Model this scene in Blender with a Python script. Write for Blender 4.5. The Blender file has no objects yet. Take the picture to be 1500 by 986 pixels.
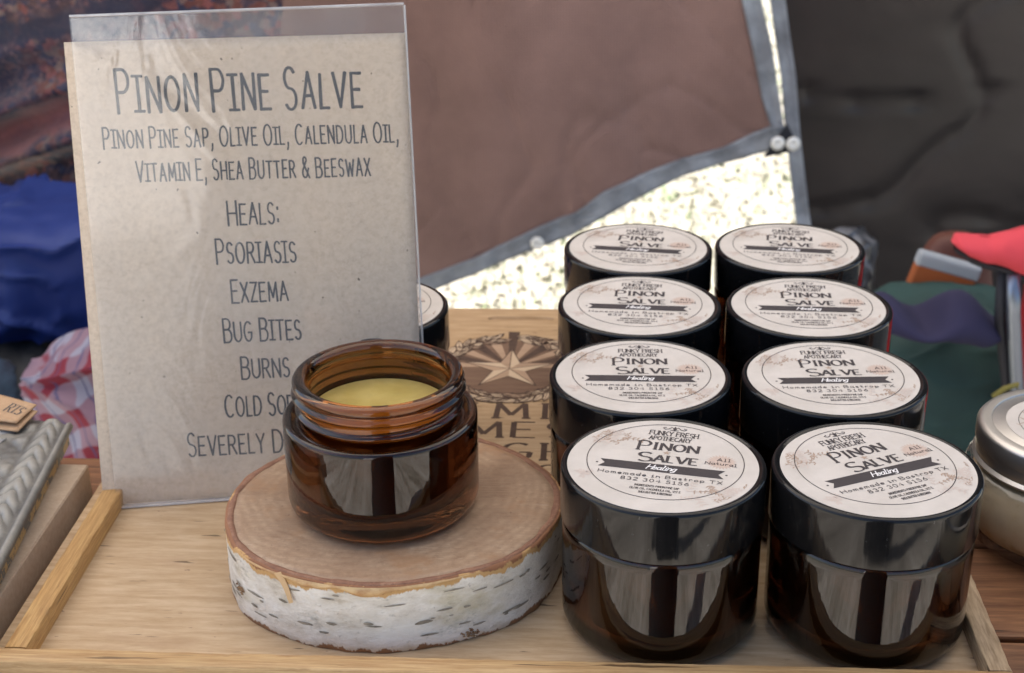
import bpy, bmesh, math, random
from mathutils import Vector, noise, Matrix
random.seed(7)
R = math.radians
S = 0.01                      # everything below is written in centimetres
scene = bpy.context.scene
COL = scene.collection

# ------------------------------------------------------------------ camera
cam_d = bpy.data.cameras.new('camera')
cam = bpy.data.objects.new('camera', cam_d); COL.objects.link(cam)
yaw, pitch, roll, fpx = R(3.48631), R(23.60713), R(-0.76413), 2133.704
cam.location = (1.132*S, -42.121*S, 30.039*S)
F = Vector((-math.sin(yaw)*math.cos(pitch), math.cos(yaw)*math.cos(pitch), -math.sin(pitch)))
Rt = Vector((math.cos(yaw), math.sin(yaw), 0)); Up = Rt.cross(F)
R2 = Rt*math.cos(roll) + Up*math.sin(roll); U2 = -Rt*math.sin(roll) + Up*math.cos(roll)
cam.rotation_euler = Matrix((R2, U2, -F)).transposed().to_euler()
cam_d.sensor_width = 36.0; cam_d.lens = 36.0*fpx/1500.0
cam_d.clip_start = 0.02; cam_d.clip_end = 400
cam_d.dof.use_dof = True; cam_d.dof.focus_distance = 0.475; cam_d.dof.aperture_fstop = 25
scene.camera = cam

# ------------------------------------------------------------------ light
SUN_EL, SUN_AZ = 58.0, 279.0      # azimuth clockwise from +Y: the sun stands to the left
w = bpy.data.worlds.new('World'); scene.world = w; w.use_nodes = True
nt = w.node_tree; bg = nt.nodes['Background']
sky = nt.nodes.new('ShaderNodeTexSky'); sky.sky_type = 'NISHITA'; sky.sun_disc = False
sky.sun_elevation = R(SUN_EL); sky.sun_rotation = R(SUN_AZ); sky.dust_density = 2.0
nt.links.new(sky.outputs[0], bg.inputs[0]); bg.inputs[1].default_value = 0.068
sd = bpy.data.lights.new('sun', 'SUN'); sd.energy = 4.2; sd.angle = R(0.5); sd.color = (1, 0.93, 0.84)
sun = bpy.data.objects.new('sun', sd); COL.objects.link(sun)
sv = Vector((math.sin(R(SUN_AZ))*math.cos(R(SUN_EL)), math.cos(R(SUN_AZ))*math.cos(R(SUN_EL)), math.sin(R(SUN_EL))))
sun.rotation_euler = sv.to_track_quat('Z', 'Y').to_euler(); sun.location = (0, 0, 3)
scene.view_settings.view_transform = 'Standard'; scene.view_settings.look = 'None'
scene.view_settings.exposure = 2.0; scene.view_settings.gamma = 1
scene.cycles.use_denoising = True; scene.cycles.denoising_prefilter = 'ACCURATE'
scene.cycles.max_bounces = 14; scene.cycles.transmission_bounces = 12
scene.cycles.transparent_max_bounces = 16; scene.cycles.sample_clamp_indirect = 6

# ------------------------------------------------------------------ material helpers
def mat(name, col=(.5, .5, .5), rough=.6, **kw):
    m = bpy.data.materials.new(name); m.use_nodes = True
    b = m.node_tree.nodes['Principled BSDF']
    b.inputs['Base Color'].default_value = (*col, 1); b.inputs['Roughness'].default_value = rough
    for k, v in kw.items():
        b.inputs[k.replace('_', ' ')].default_value = v
    return m
def N(m, t, **kw):
    n = m.node_tree.nodes.new(t)
    for k, v in kw.items(): setattr(n, k, v)
    return n
def L(m, a, b): m.node_tree.links.new(a, b)
def B(m): return m.node_tree.nodes['Principled BSDF']
def coords(m, scale=(1, 1, 1), rot=(0, 0, 0), loc=(0, 0, 0)):
    """object coordinates turned into centimetres, then scaled"""
    tc = N(m, 'ShaderNodeTexCoord'); mp = N(m, 'ShaderNodeMapping')
    mp.inputs['Scale'].default_value = tuple(100*s for s in scale)
    mp.inputs['Rotation'].default_value = rot; mp.inputs['Location'].default_value = loc
    L(m, tc.outputs['Object'], mp.inputs[0]); return mp.outputs[0]
def nz(m, vec, scale=1, detail=4, rough=.55, dist=0, typ='FBM'):
    n = N(m, 'ShaderNodeTexNoise'); n.inputs['Scale'].default_value = scale; n.inputs['Detail'].default_value = detail
    n.inputs['Roughness'].default_value = rough; n.inputs['Distortion'].default_value = dist
    L(m, vec, n.inputs['Vector']); return n.outputs['Fac']
def ramp(m, fac, stops, interp='LINEAR'):
    r = N(m, 'ShaderNodeValToRGB'); r.color_ramp.interpolation = interp
    el = r.color_ramp.elements
    while len(el) < len(stops): el.new(.5)
    for e, (p, c) in zip(el, stops):
        e.position = p; e.color = (*c, 1) if not isinstance(c, (int, float)) else (c, c, c, 1)
    L(m, fac, r.inputs[0]); return r.outputs[0]
def mix(m, fac, a, b, mode='MIX'):
    n = N(m, 'ShaderNodeMix', data_type='RGBA', blend_type=mode)
    for i, v in ((0, fac), (6, a), (7, b)):
        if hasattr(v, 'links'): L(m, v, n.inputs[i])
        elif isinstance(v, (int, float)): n.inputs[i].default_value = v
        else: n.inputs[i].default_value = (*v, 1)
    return n.outputs[2]
def bump(m, h, strength=.3, dist=.02):
    n = N(m, 'ShaderNodeBump'); n.inputs['Strength'].default_value = strength
    n.inputs['Distance'].default_value = dist*S; L(m, h, n.inputs['Height']); L(m, n.outputs[0], B(m).inputs['Normal'])
def base(m, s): L(m, s, B(m).inputs['Base Color'])
def rgh(m, s): L(m, s, B(m).inputs['Roughness'])
def mth(m, op, a, b=0.0):
    n = N(m, 'ShaderNodeMath', operation=op)
    for i, v in enumerate((a, b)):
        if hasattr(v, 'links'): L(m, v, n.inputs[i])
        else: n.inputs[i].default_value = v
    return n.outputs[0]

# ------------------------------------------------------------------ object helpers
def tag(o, label=None, cat=None, group=None, kind=None):
    for k, v in (('label', label), ('category', cat), ('group', group), ('kind', kind)):
        if v: o[k] = v
    return o
def thing(name, loc, label, cat, group=None, rz=0.0, rot=None):
    o = bpy.data.objects.new(name, None); o.empty_display_size = .02; COL.objects.link(o)
    o.location = Vector(loc)*S; o.rotation_euler = rot or (0, 0, rz)
    return tag(o, label, cat, group)
def mesh(name, vs, fs, mats, parent=None, smooth=False, mi=None, kind=None):
    me = bpy.data.meshes.new(name); me.from_pydata([Vector(v)*S for v in vs], [], fs)
    for m in (mats if isinstance(mats, (list, tuple)) else [mats]): me.materials.append(m)
    if mi: me.polygons.foreach_set('material_index', mi)
    if smooth: me.polygons.foreach_set('use_smooth', [True]*len(me.polygons))
    me.update()
    o = bpy.data.objects.new(name, me); COL.objects.link(o)
    if parent: o.parent = parent
    if kind: o['kind'] = kind
    return o
def sharp(o, ang=40):
    bm = bmesh.new(); bm.from_mesh(o.data)
    for e in bm.edges:
        if len(e.link_faces) == 2 and e.calc_face_angle(0) > R(ang): e.smooth = False
    bm.to_mesh(o.data); bm.free(); return o
def lathe(prof, n=96, fr=None, closed=False):
    """prof = list of (r, z); r==0 closes with a pole"""
    vs, fs, rows = [], [], []
    for r, z in prof:
        if r < 1e-6: rows.append([len(vs)]); vs.append((0, 0, z))
        else:
            rows.append(list(range(len(vs), len(vs)+n)))
            for k in range(n):
                a = 2*math.pi*k/n; vs.append((r*math.cos(a), r*math.sin(a), z))
    seq = list(zip(rows, rows[1:])) + ([(rows[-1], rows[0])] if closed else [])
    for A, Bq in seq:
        for k in range(n):
            k2 = (k+1) % n
            if len(A) == 1 and len(Bq) == 1: continue
            if len(A) == 1: fs.append((A[0], Bq[k2], Bq[k]))
            elif len(Bq) == 1: fs.append((A[k], A[k2], Bq[0]))
            else: fs.append((A[k], A[k2], Bq[k2], Bq[k]))
    return vs, fs
def rnd(cx, cz, r, a0, a1, n=6):
    return [(cx+r*math.cos(R(a0+(a1-a0)*i/n)), cz+r*math.sin(R(a0+(a1-a0)*i/n))) for i in range(n+1)]
def boxbm(x0, x1, y0, y1, z0, z1, bev=.05, seg=2):
    bm = bmesh.new(); bmesh.ops.create_cube(bm, size=1)
    for v in bm.verts: v.co = Vector(((x0+x1)/2+v.co.x*(x1-x0), (y0+y1)/2+v.co.y*(y1-y0), (z0+z1)/2+v.co.z*(z1-z0)))
    if bev: bmesh.ops.bevel(bm, geom=bm.edges[:], offset=bev, segments=seg, affect='EDGES', profile=.5)
    return bm
def bmobj(name, bm, m, parent=None, smooth=False, kind=None):
    for v in bm.verts: v.co *= S
    me = bpy.data.meshes.new(name); bm.to_mesh(me); bm.free()
    for q in (m if isinstance(m, (list, tuple)) else [m]): me.materials.append(q)
    if smooth: me.polygons.foreach_set('use_smooth', [True]*len(me.polygons))
    o = bpy.data.objects.new(name, me); COL.objects.link(o)
    if parent: o.parent = parent
    if kind: o['kind'] = kind
    return o
def box(name, x0, x1, y0, y1, z0, z1, m, parent=None, bev=.05):
    return bmobj(name, boxbm(x0, x1, y0, y1, z0, z1, bev), m, parent)
def copy_tree(o, parent=None):
    c = o.copy(); COL.objects.link(c)
    if parent: c.parent = parent
    for ch in [q for q in o.children]: copy_tree(ch, c)
    return c
def grid(name, nu, nv, fn, m, parent=None, smooth=True, kind=None):
    vs = [fn(i/nu, j/nv) for j in range(nv+1) for i in range(nu+1)]
    fs = [(j*(nu+1)+i, j*(nu+1)+i+1, (j+1)*(nu+1)+i+1, (j+1)*(nu+1)+i) for j in range(nv) for i in range(nu)]
    return mesh(name, vs, fs, m, parent, smooth, kind=kind)
def solid(o, t):
    md = o.modifiers.new('thickness', 'SOLIDIFY'); md.thickness = t*S; md.offset = 0; return o
def fn(x, y, z, s=1.0): return noise.noise(Vector((x*s, y*s, z*s)))
def interp(tab, x):
    if x <= tab[0][0]: return tab[0][1]
    for (a, b), (c, d) in zip(tab, tab[1:]):
        if x <= c: return b+(d-b)*(x-a)/(c-a)
    return tab[-1][1]

# ------------------------------------------------------------------ stroke lettering
def arc(cx, cy, rx, ry, a0, a1, n=10):
    return [(cx+rx*math.cos(R(a0+(a1-a0)*i/n)), cy+ry*math.sin(R(a0+(a1-a0)*i/n))) for i in range(n+1)]
G = {  # glyph: (width, [strokes]); caps height 1; s flags where slab serifs sit
 'A': (.72, [[(0, 0), (.36, 1)], [(.36, 1), (.72, 0)], [(.13, .34), (.59, .34)]], [(0, 0), (.72, 0)]),
 'B': (.62, [[(0, 0), (0, 1)], [(0, 1)]+arc(.3, .77, .26, .23, 90, -90)+[(0, .54)], [(0, .54)]+arc(.33, .27, .29, .27, 90, -90)+[(0, 0)]], []),
 'C': (.7, [arc(.38, .5, .38, .5, 52, 308, 16)], []),
 'D': (.7, [[(0, 0), (0, 1)], [(0, 1)]+arc(.25, .5, .45, .5, 90, -90, 14)+[(0, 0)]], []),
 'E': (.55, [[(0, 0), (0, 1)], [(0, 1), (.52, 1)], [(0, .52), (.42, .52)], [(0, 0), (.55, 0)]], []),
 'F': (.52, [[(0, 0), (0, 1)], [(0, 1), (.52, 1)], [(0, .52), (.4, .52)]], [(0, 0)]),
 'G': (.75, [arc(.38, .5, .38, .5, 52, 320, 16)+[(.7, .45)], [(.42, .45), (.72, .45)]], []),
 'H': (.68, [[(0, 0), (0, 1)], [(.68, 0), (.68, 1)], [(0, .5), (.68, .5)]], [(0, 0), (0, 1), (.68, 0), (.68, 1)]),
 'I': (.32, [[(.16, 0), (.16, 1)]], [(.16, 0), (.16, 1)]),
 'K': (.65, [[(0, 0), (0, 1)], [(.62, 1), (.02, .42)], [(.2, .58), (.65, 0)]], [(0, 0), (0, 1), (.65, 0)]),
 'L': (.46, [[(0, 1), (0, 0)], [(0, 0), (.46, 0)]], [(0, 1)]),
 'M': (.85, [[(.04, 0), (.08, 1)], [(.08, 1), (.43, .2)], [(.43, .2), (.77, 1)], [(.77, 1), (.83, 0)]], [(.04, 0), (.83, 0)]),
 'N': (.68, [[(0, 0), (0, 1)], [(0, 1), (.68, 0)], [(.68, 0), (.68, 1)]], [(0, 0), (.68, 1)]),
 'O': (.78, [arc(.39, .5, .39, .5, 90, 450, 22)], []),
 'P': (.6, [[(0, 0), (0, 1)], [(0, 1)]+arc(.3, .74, .28, .26, 90, -90)+[(0, .48)]], [(0, 0)]),
 'R': (.65, [[(0, 0), (0, 1)], [(0, 1)]+arc(.3, .75, .27, .25, 90, -90)+[(0, .5)], [(.28, .5), (.65, 0)]], [(0, 0), (.65, 0)]),
 'S': (.55, [arc(.28, .75, .25, .25, 35, 270, 12)+arc(.28, .25, .27, .25, 90, -145, 12)[1:]], []),
 'T': (.66, [[(.33, 0), (.33, 1)], [(0, 1), (.66, 1)]], [(.33, 0)]),
 'U': (.68, [[(0, 1), (0, .35)]+arc(.34, .34, .34, .34, 180, 360, 12)+[(.68, 1)]], [(0, 1), (.68, 1)]),
 'V': (.7, [[(0, 1), (.35, 0)], [(.35, 0), (.7, 1)]], [(0, 1), (.7, 1)]),
 'W': (.95, [[(0, 1), (.24, 0)], [(.24, 0), (.48, .8)], [(.48, .8), (.72, 0)], [(.72, 0), (.95, 1)]], [(0, 1), (.95, 1)]),
 'X': (.64, [[(0, 1), (.64, 0)], [(0, 0), (.64, 1)]], []),
 'Y': (.66, [[(0, 1), (.33, .5)], [(.66, 1), (.33, .5)], [(.33, .5), (.33, 0)]], [(.33, 0)]),
 'Z': (.58, [[(0, 1), (.58, 1)], [(.58, 1), (0, 0)], [(0, 0), (.58, 0)]], []),
 '&': (.75, [[(.75, 0), (.16, .72)]+arc(.33, .83, .16, .17, 200, 0, 8)+[(.08, .36)]+arc(.3, .22, .24, .22, 160, 350, 10)+[(.68, .45)]], []),
 ',': (.14, [[(.1, .12), (.09, -.05), (.02, -.2)]], []),
 '.': (.1, [[(.05, 0), (.05, .05)]], []),
 ':': (.12, [[(.06, .12), (.06, .2)], [(.06, .6), (.06, .68)]], []),
 '0': (.52, [arc(.26, .5, .26, .5, 90, 450, 18)], []),
 '1': (.4, [[(.05, .82), (.22, 1), (.22, 0)], [(.04, 0), (.4, 0)]], []),
 '2': (.52, [arc(.26, .74, .25, .26, 165, -30, 10)+[(0, 0)], [(0, 0), (.52, 0)]], []),
 '3': (.5, [arc(.23, .76, .23, .24, 150, -90, 10)+arc(.23, .27, .26, .27, 90, -150, 10)[1:]], []),
 '4': (.55, [[(.4, 0), (.4, 1), (0, .3), (.55, .3)]], []),
 '5': (.5, [[(.46, 1), (.08, 1), (.04, .56)]+arc(.23, .31, .26, .31, 120, -150, 12)], []),
 '6': (.52, [[(.44, .97), (.16, .72), (.02, .38)]+arc(.26, .29, .25, .29, 170, 530, 16)], []),
 '8': (.52, [arc(.26, .76, .22, .24, -90, 270, 16), arc(.26, .27, .26, .26, 90, 450, 16)], []),
 'a': (.5, [arc(.24, .27, .23, .27, 40, 320, 14), [(.47, .54), (.47, .06), (.56, 0)]], []),
 'c': (.44, [arc(.25, .27, .24, .27, 45, 315, 12)], []),
 'd': (.5, [arc(.24, .27, .23, .27, 0, 360, 14), [(.47, 1), (.47, 0)]], []),
 'e': (.48, [[(.03, .3), (.46, .3)]+arc(.24, .27, .23, .27, 10, 320, 14)], []),
 'f': (.36, [[(.36, .95), (.22, .96), (.15, .8), (.15, 0)], [(0, .54), (.32, .54)]], []),
 'g': (.5, [arc(.24, .27, .23, .27, 0, 360, 14), [(.47, .54), (.47, -.15)]+arc(.25, -.15, .22, .18, 0, -140, 8)], []),
 'h': (.5, [[(.02, 1), (.02, 0)], [(.02, .35)]+arc(.25, .32, .21, .22, 160, 0, 8)+[(.46, 0)]], []),
 'i': (.3, [[(.03, .54), (.16, .54), (.16, 0)], [(.02, 0), (.3, 0)], [(.14, .78), (.17, .8)]], []),
 'l': (.3, [[(.02, 1), (.15, 1), (.15, 0)], [(0, 0), (.3, 0)]], []),
 'm': (.6, [[(.02, .54), (.02, 0)], [(.02, .4)]+arc(.16, .4, .13, .14, 160, 0, 6)+[(.3, 0)], [(.3, .4)]+arc(.44, .4, .13, .14, 160, 0, 6)+[(.58, 0)]], []),
 'n': (.5, [[(.02, .54), (.02, 0)], [(.02, .34)]+arc(.25, .32, .21, .22, 160, 0, 8)+[(.46, 0)]], []),
 'o': (.48, [arc(.24, .27, .23, .27, 90, 450, 16)], []),
 'p': (.5, [[(.03, .54), (.03, -.3)], arc(.26, .27, .22, .27, 0, 360, 14)], []),
 'r': (.4, [[(.06, .54), (.06, 0)], [(.06, .32)]+arc(.26, .36, .18, .18, 160, 30, 6)], []),
 's': (.42, [arc(.21, .4, .17, .14, 40, 270, 8)+arc(.21, .13, .19, .13, 90, -150, 8)[1:]], []),
 't': (.36, [[(.14, .8), (.14, .12), (.24, 0), (.36, .05)], [(0, .54), (.32, .54)]], []),
 'u': (.5, [[(.03, .54), (.03, .2)]+arc(.24, .21, .21, .21, 180, 360, 8)+[(.45, .54)], [(.45, .54), (.46, 0)]], []),
 ' ': (.32, [], [])}
class Ink:
    """flat strokes laid a hair above one another; every stroke is its own thin ribbon"""
    def __init__(s): s.v, s.f, s.m, s.k = [], [], [], 0
    def ribbon(s, pts, wd, mi=0, nib=None, z=0.0, taper=False):
        p = [pts[0]]
        for q in pts[1:]:
            if math.hypot(q[0]-p[-1][0], q[1]-p[-1][1]) > 1e-5: p.append(q)
        if len(p) < 2: return
        s.k += 1; zz = z + (s.k % 24)*.00018; n = len(p); L0 = len(s.v)
        for i, q in enumerate(p):
            a = p[max(i-1, 0)]; b = p[min(i+1, n-1)]
            dx, dy = b[0]-a[0], b[1]-a[1]; l = math.hypot(dx, dy) or 1; dx /= l; dy /= l
            ww = wd(i/(n-1)) if callable(wd) else wd
            if nib is not None: ww *= .34+.66*abs(dx*math.sin(nib)-dy*math.cos(nib))**1.2
            if i in (0, n-1) and nib is None and not taper:      # rounded ends
                ex = (-dx, -dy) if i == 0 else (dx, dy)
                q = (q[0]+ex[0]*ww*.28, q[1]+ex[1]*ww*.28)
                if i == 0: s.v += [(q[0]+ex[0]*ww*.2-dy*ww*.25, q[1]+ex[1]*ww*.2+dx*ww*.25, zz), (q[0]+ex[0]*ww*.2+dy*ww*.25, q[1]+ex[1]*ww*.2-dx*ww*.25, zz)]
            s.v += [(q[0]-dy*ww/2, q[1]+dx*ww/2, zz), (q[0]+dy*ww/2, q[1]-dx*ww/2, zz)]
            if i == n-1 and nib is None and not taper:
                s.v += [(q[0]+dx*ww*.2-dy*ww*.25, q[1]+dy*ww*.2+dx*ww*.25, zz), (q[0]+dx*ww*.2+dy*ww*.25, q[1]+dy*ww*.2-dx*ww*.25, zz)]
        for i in range((len(s.v)-L0)//2-1):
            a = L0+2*i; s.f.append((a, a+1, a+3, a+2)); s.m.append(mi)
    def poly(s, pts, mi=0, z=0.0):
        s.k += 1; zz = z; a = len(s.v); s.v += [(x, y, zz) for x, y in pts]
        s.f.append(tuple(range(a, a+len(pts)))); s.m.append(mi)
    def text(s, txt, x0, x1, y0, y1, h, wd, small=None, sbase=0, gap=.16, nib=None, serif=0, jit=0, mi=0, lean=0, z=0.0, curve=0, smallcaps=True):
        """x0..x1 extent, baseline y0 (left) to y1 (right), caps height h, small-cap height small"""
        rs = random.Random(txt); items = []; x = 0; prev = ' '
        for ch in txt:
            g = ch; hh = h; dy = 0
            if smallcaps and ch.islower(): g = ch.upper(); hh = small or h; dy = sbase
            items.append((x, g, hh, dy)); x += G[g][0]*(hh/h) + (gap if ch != ' ' else gap*.4)
        tot = x-gap; sx = (x1-x0)/tot
        for xx, g, hh, dy in items:
            wdt, strokes, ser = G[g]; jr = (rs.uniform(-jit, jit), rs.uniform(-jit, jit), rs.uniform(-jit, jit)*.8)
            def T(p, xx=xx, hh=hh, dy=dy, jr=jr):
                u = (xx+(p[0]+jr[2]*p[1])*hh/h); t = u/tot
                return (x0+u*sx+lean*p[1]*hh, y0+(y1-y0)*t+curve*math.sin(math.pi*t)+dy+p[1]*hh*(1+jr[0])+jr[1]*hh*.4)
            for st in strokes:
                st2 = []
                for a, b in zip(st, st[1:]):
                    k = 3 if len(st) < 4 else 1
                    st2 += [(a[0]+(b[0]-a[0])*i/k, a[1]+(b[1]-a[1])*i/k) for i in range(k)]
                st2.append(st[-1])
                if jit: st2 = [(p[0]+rs.uniform(-jit, jit)*.12, p[1]+rs.uniform(-jit, jit)*.12) for p in st2]
                s.ribbon([T(p) for p in st2], wd if not jit else (lambda t, w=wd, q=rs.uniform(-.15, .15): w*(1+q*math.sin(3*t+q*30))), mi, nib, z)
            if serif:
                for p in ser or ():
                    c = T(p); s.ribbon([(c[0]-serif, c[1]), (c[0]+serif, c[1])], wd*.5, mi, None, z, True)
            elif jit and g == 'I' :
                for p in ser:
                    c = T(p); s.ribbon([(c[0]-.13*hh, c[1]+.01), (c[0]+.12*hh, c[1])], wd*.9, mi, None, z)
    def build(s, name, mats, parent, lift=0.0):
        o = mesh(name, s.v, s.f, mats, parent, mi=s.m)
        o.location.z = lift*S; return o

# ------------------------------------------------------------------ ground and grass
m_ground = mat('dry_grass_ground', rough=.95)
v = coords(m_ground, (.012,)*3); n1 = nz(m_ground, v, 1.5, 6, .65)
v2 = coords(m_ground, (.25,)*3); n2 = nz(m_ground, v2, 1, 5, .7)
c1 = ramp(m_ground, n1, [(.34, (.20, .21, .15)), (.47, (.32, .30, .25)), (.62, (.38, .36, .32))])
base(m_ground, mix(m_ground, .45, c1, ramp(m_ground, n2, [(.3, (.21, .22, .16)), (.5, (.32, .30, .25)), (.7, (.40, .38, .33))])))
bump(m_ground, n2, .5, 2)
GZ = -76
tag(mesh('ground', [(-9000, -9000, GZ), (9000, -9000, GZ), (9000, 9000, GZ), (-9000, 9000, GZ)], [(0, 1, 2, 3)], m_ground), kind='structure')
m_grass = mat('grass_blades', rough=.7)
oi = N(m_grass, 'ShaderNodeTexCoord'); q = nz(m_grass, coords(m_grass, (.08,)*3), 1, 4, .7)
base(m_grass, ramp(m_grass, q, [(.38, (.17, .24, .12)), (.48, (.33, .33, .25)), (.58, (.42, .40, .34))]))
vs, fs = [], []
rg = random.Random(3)
for i in range(26000):
    t = rg.random(); y = 100+420*t**1.4; x = rg.uniform(-60, 60)*(1+t)+8; h = rg.uniform(1.2, 2.6); a = rg.uniform(0, 6.3); l = rg.uniform(-.7, .7)*h
    if rg.random() < .6: h = rg.uniform(.3, 1.2); l = rg.uniform(-1.6, 1.6)
    b = rg.uniform(.2, .5) if h > 1.2 else rg.uniform(.5, 1.3); dx, dy = math.cos(a)*b, math.sin(a)*b; k = len(vs)
    vs += [(x-dx, y-dy, GZ), (x+dx, y+dy, GZ), (x+l*dy/b+dx*.2, y-l*dx/b, GZ+h)]; fs.append((k, k+1, k+2))
tag(mesh('grass', vs, fs, m_grass, kind='stuff'))

m_refl_ground = mat('reflection_streaks', rough=.95)  # unseen ground sheet, added to put streaks into the jar reflections
pv_ = coords(m_refl_ground, (.06, .006, .02)); pn_ = nz(m_refl_ground, pv_, 1, 5, .7)
c = ramp(m_refl_ground, pn_, [(.33, (.10, .085, .07)), (.44, (.30, .27, .24)), (.55, (.50, .46, .42)), (.68, (.66, .63, .60))])
c = mix(m_refl_ground, .35, c, ramp(m_refl_ground, nz(m_refl_ground, coords(m_refl_ground, (.2, .2, .2)), 1, 5, .7), [(.3, (.14, .14, .09)), (.7, (.55, .51, .46))]))
base(m_refl_ground, c); bump(m_refl_ground, nz(m_refl_ground, coords(m_refl_ground, (.3,)*3), 1, 5, .7), .6, 2)
tag(grid('reflection_ground', 40, 40, lambda u, v: (-230+460*u, -20-420*v, GZ+.5+.3*fn(u*9, v*9, 1)), m_refl_ground), kind='structure').data.flip_normals()
# ------------------------------------------------------------------ table
def wood(name, c0, c1, c2, axis=0, ring=2.2, stretch=14, rough=.6, dark=.0, seed=0, bs=.25):
    m = mat(name, rough=rough)
    sc = [1, 1, 1]; sc[axis] = 1/stretch
    v = coords(m, sc, loc=(seed*3.7, seed*1.9, seed*.7))
    g1 = nz(m, v, ring*.5, 3, .5, .6); g2 = nz(m, v, ring*3.5, 6, .7)
    wv = mth(m, 'FRACT', mth(m, 'MULTIPLY', g1, 9.0)); wv = mth(m, 'PINGPONG', wv, .5)
    c = mix(m, ramp(m, wv, [(.0, 0.0), (.5, 1.0)]), c0, c1)
    c = mix(m, ramp(m, g2, [(.35, 1.0), (.62, 0.0)]), c, c2)
    sp = nz(m, coords(m, [q*2.2 for q in sc]), 1.7, 2, .5)
    c = mix(m, ramp(m, sp, [(.28, 1.0), (.32, 0.0)]), c, tuple(.35*x for x in c2))
    base(m, c); bump(m, mth(m, 'ADD', wv, g2), bs, .03); return m
m_table = wood('table_wood', (.24, .105, .045), (.33, .155, .07), (.13, .05, .02), 0, 1.1, 16, .55, seed=2)
TZ = -.9
table = thing('table', (0, 0, GZ), 'brown plank market table under the wooden tray and the jars', 'table')
y = -12.0; k = 0
pl0 = box('plank', -75, 75, -2.98, 2.98, 72.1, 75.1, m_table, table, .12)
for i, (yc, dz) in enumerate([(-1.0, -.02), (5.25, 0), (11.45, .03)]):
    p = pl0 if i == 0 else pl0.copy()
    if i: COL.objects.link(p); p.parent = table
    p.location = (rg.uniform(-2, 2)*S, yc*S, dz*S)
for sx in (-70, 70):
    for sy in (-.5, 11):
        box('leg', sx-3, sx+3, sy-2.5, sy+2.5, 0, 72.09, m_table, table, .1)
for sx in (-70, 70): box('crossbar', sx-2, sx+2, 2.1, 8.4, 40, 46, m_table, table, .1)

# ------------------------------------------------------------------ tray
XL, XR, YF, YB, WZ = -18.78, 14.17, -2.0, 30.2, .75
m_floor = wood('plywood', (.56, .405, .25), (.52, .365, .215), (.41, .27, .14), 0, 1.0, 7, .62, seed=5, bs=.16)
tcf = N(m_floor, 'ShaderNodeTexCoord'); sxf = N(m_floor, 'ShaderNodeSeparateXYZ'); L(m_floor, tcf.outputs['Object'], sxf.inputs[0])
rearf = mth(m_floor, 'ADD', mth(m_floor, 'MULTIPLY', sxf.outputs[1], 100), mth(m_floor, 'MULTIPLY', nz(m_floor, coords(m_floor, (.15,)*3), 1, 4, .6), 10))  # wood tone gets darker towards the back of the floor
mr = N(m_floor, 'ShaderNodeMapRange'); mr.inputs['From Min'].default_value = 11; mr.inputs['From Max'].default_value = 24; mr.inputs['To Max'].default_value = .75; L(m_floor, rearf, mr.inputs['Value'])
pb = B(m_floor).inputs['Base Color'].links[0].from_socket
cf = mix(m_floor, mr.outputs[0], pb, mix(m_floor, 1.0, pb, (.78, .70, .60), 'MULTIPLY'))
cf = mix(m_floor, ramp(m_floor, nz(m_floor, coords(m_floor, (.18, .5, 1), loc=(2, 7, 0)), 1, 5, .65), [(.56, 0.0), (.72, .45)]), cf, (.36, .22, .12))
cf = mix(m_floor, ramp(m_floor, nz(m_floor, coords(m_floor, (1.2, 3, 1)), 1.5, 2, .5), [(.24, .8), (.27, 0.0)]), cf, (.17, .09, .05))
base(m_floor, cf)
m_pine = wood('pine_strip', (.56, .345, .13), (.50, .285, .10), (.33, .17, .055), 1, 3.2, 22, .5, seed=1)
m_pinex = wood('pine_strip_front', (.58, .39, .19), (.50, .32, .14), (.36, .2, .08), 0, 2.6, 22, .55, seed=8)
m_piner = wood('weathered_pine_strip', (.50, .36, .22), (.44, .31, .18), (.26, .17, .09), 1, 2.4, 10, .65, seed=11)
tray = thing('wooden_tray', (0, 0, 0), 'shallow pale wooden tray with thin pine rims and an engraved star on its floor', 'tray')
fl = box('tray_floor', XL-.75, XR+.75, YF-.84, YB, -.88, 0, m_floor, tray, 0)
cut = boxbm(-4.2, -1.2, 28.45, 29.25, -.28, .5, .0)
gr = bmesh.new(); pts = [(-4.1+.42*math.cos(R(a)), 28.85+.42*math.sin(R(a))) for a in range(90, 271, 15)]+[(-1.3+.42*math.cos(R(a)), 28.85+.42*math.sin(R(a))) for a in range(-90, 91, 15)]
cut.free()
vb = [gr.verts.new((x, y, -.13)) for x, y in [(-2.7+(x+2.7)*.93, 28.85+(y-28.85)*.35) for x, y in pts]]; vt = [gr.verts.new((-2.7+(x+2.7)*1.06, 28.85+(y-28.85)*1.25, .3)) for x, y in pts]
gr.faces.new(vb[::-1]); gr.faces.new(vt)
for i in range(len(pts)):
    j = (i+1) % len(pts); gr.faces.new((vb[i], vb[j], vt[j], vt[i]))
bmesh.ops.recalc_face_normals(gr, faces=gr.faces[:])
cutter = bmobj('cutter', gr, m_floor)
md = fl.modifiers.new('groove', 'BOOLEAN'); md.object = cutter; md.operation = 'DIFFERENCE'; md.solver = 'EXACT'
dg = bpy.context.evaluated_depsgraph_get(); me2 = bpy.data.meshes.new_from_object(fl.evaluated_get(dg))
fl.modifiers.clear(); fl.data = me2; bpy.data.objects.remove(cutter)
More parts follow.
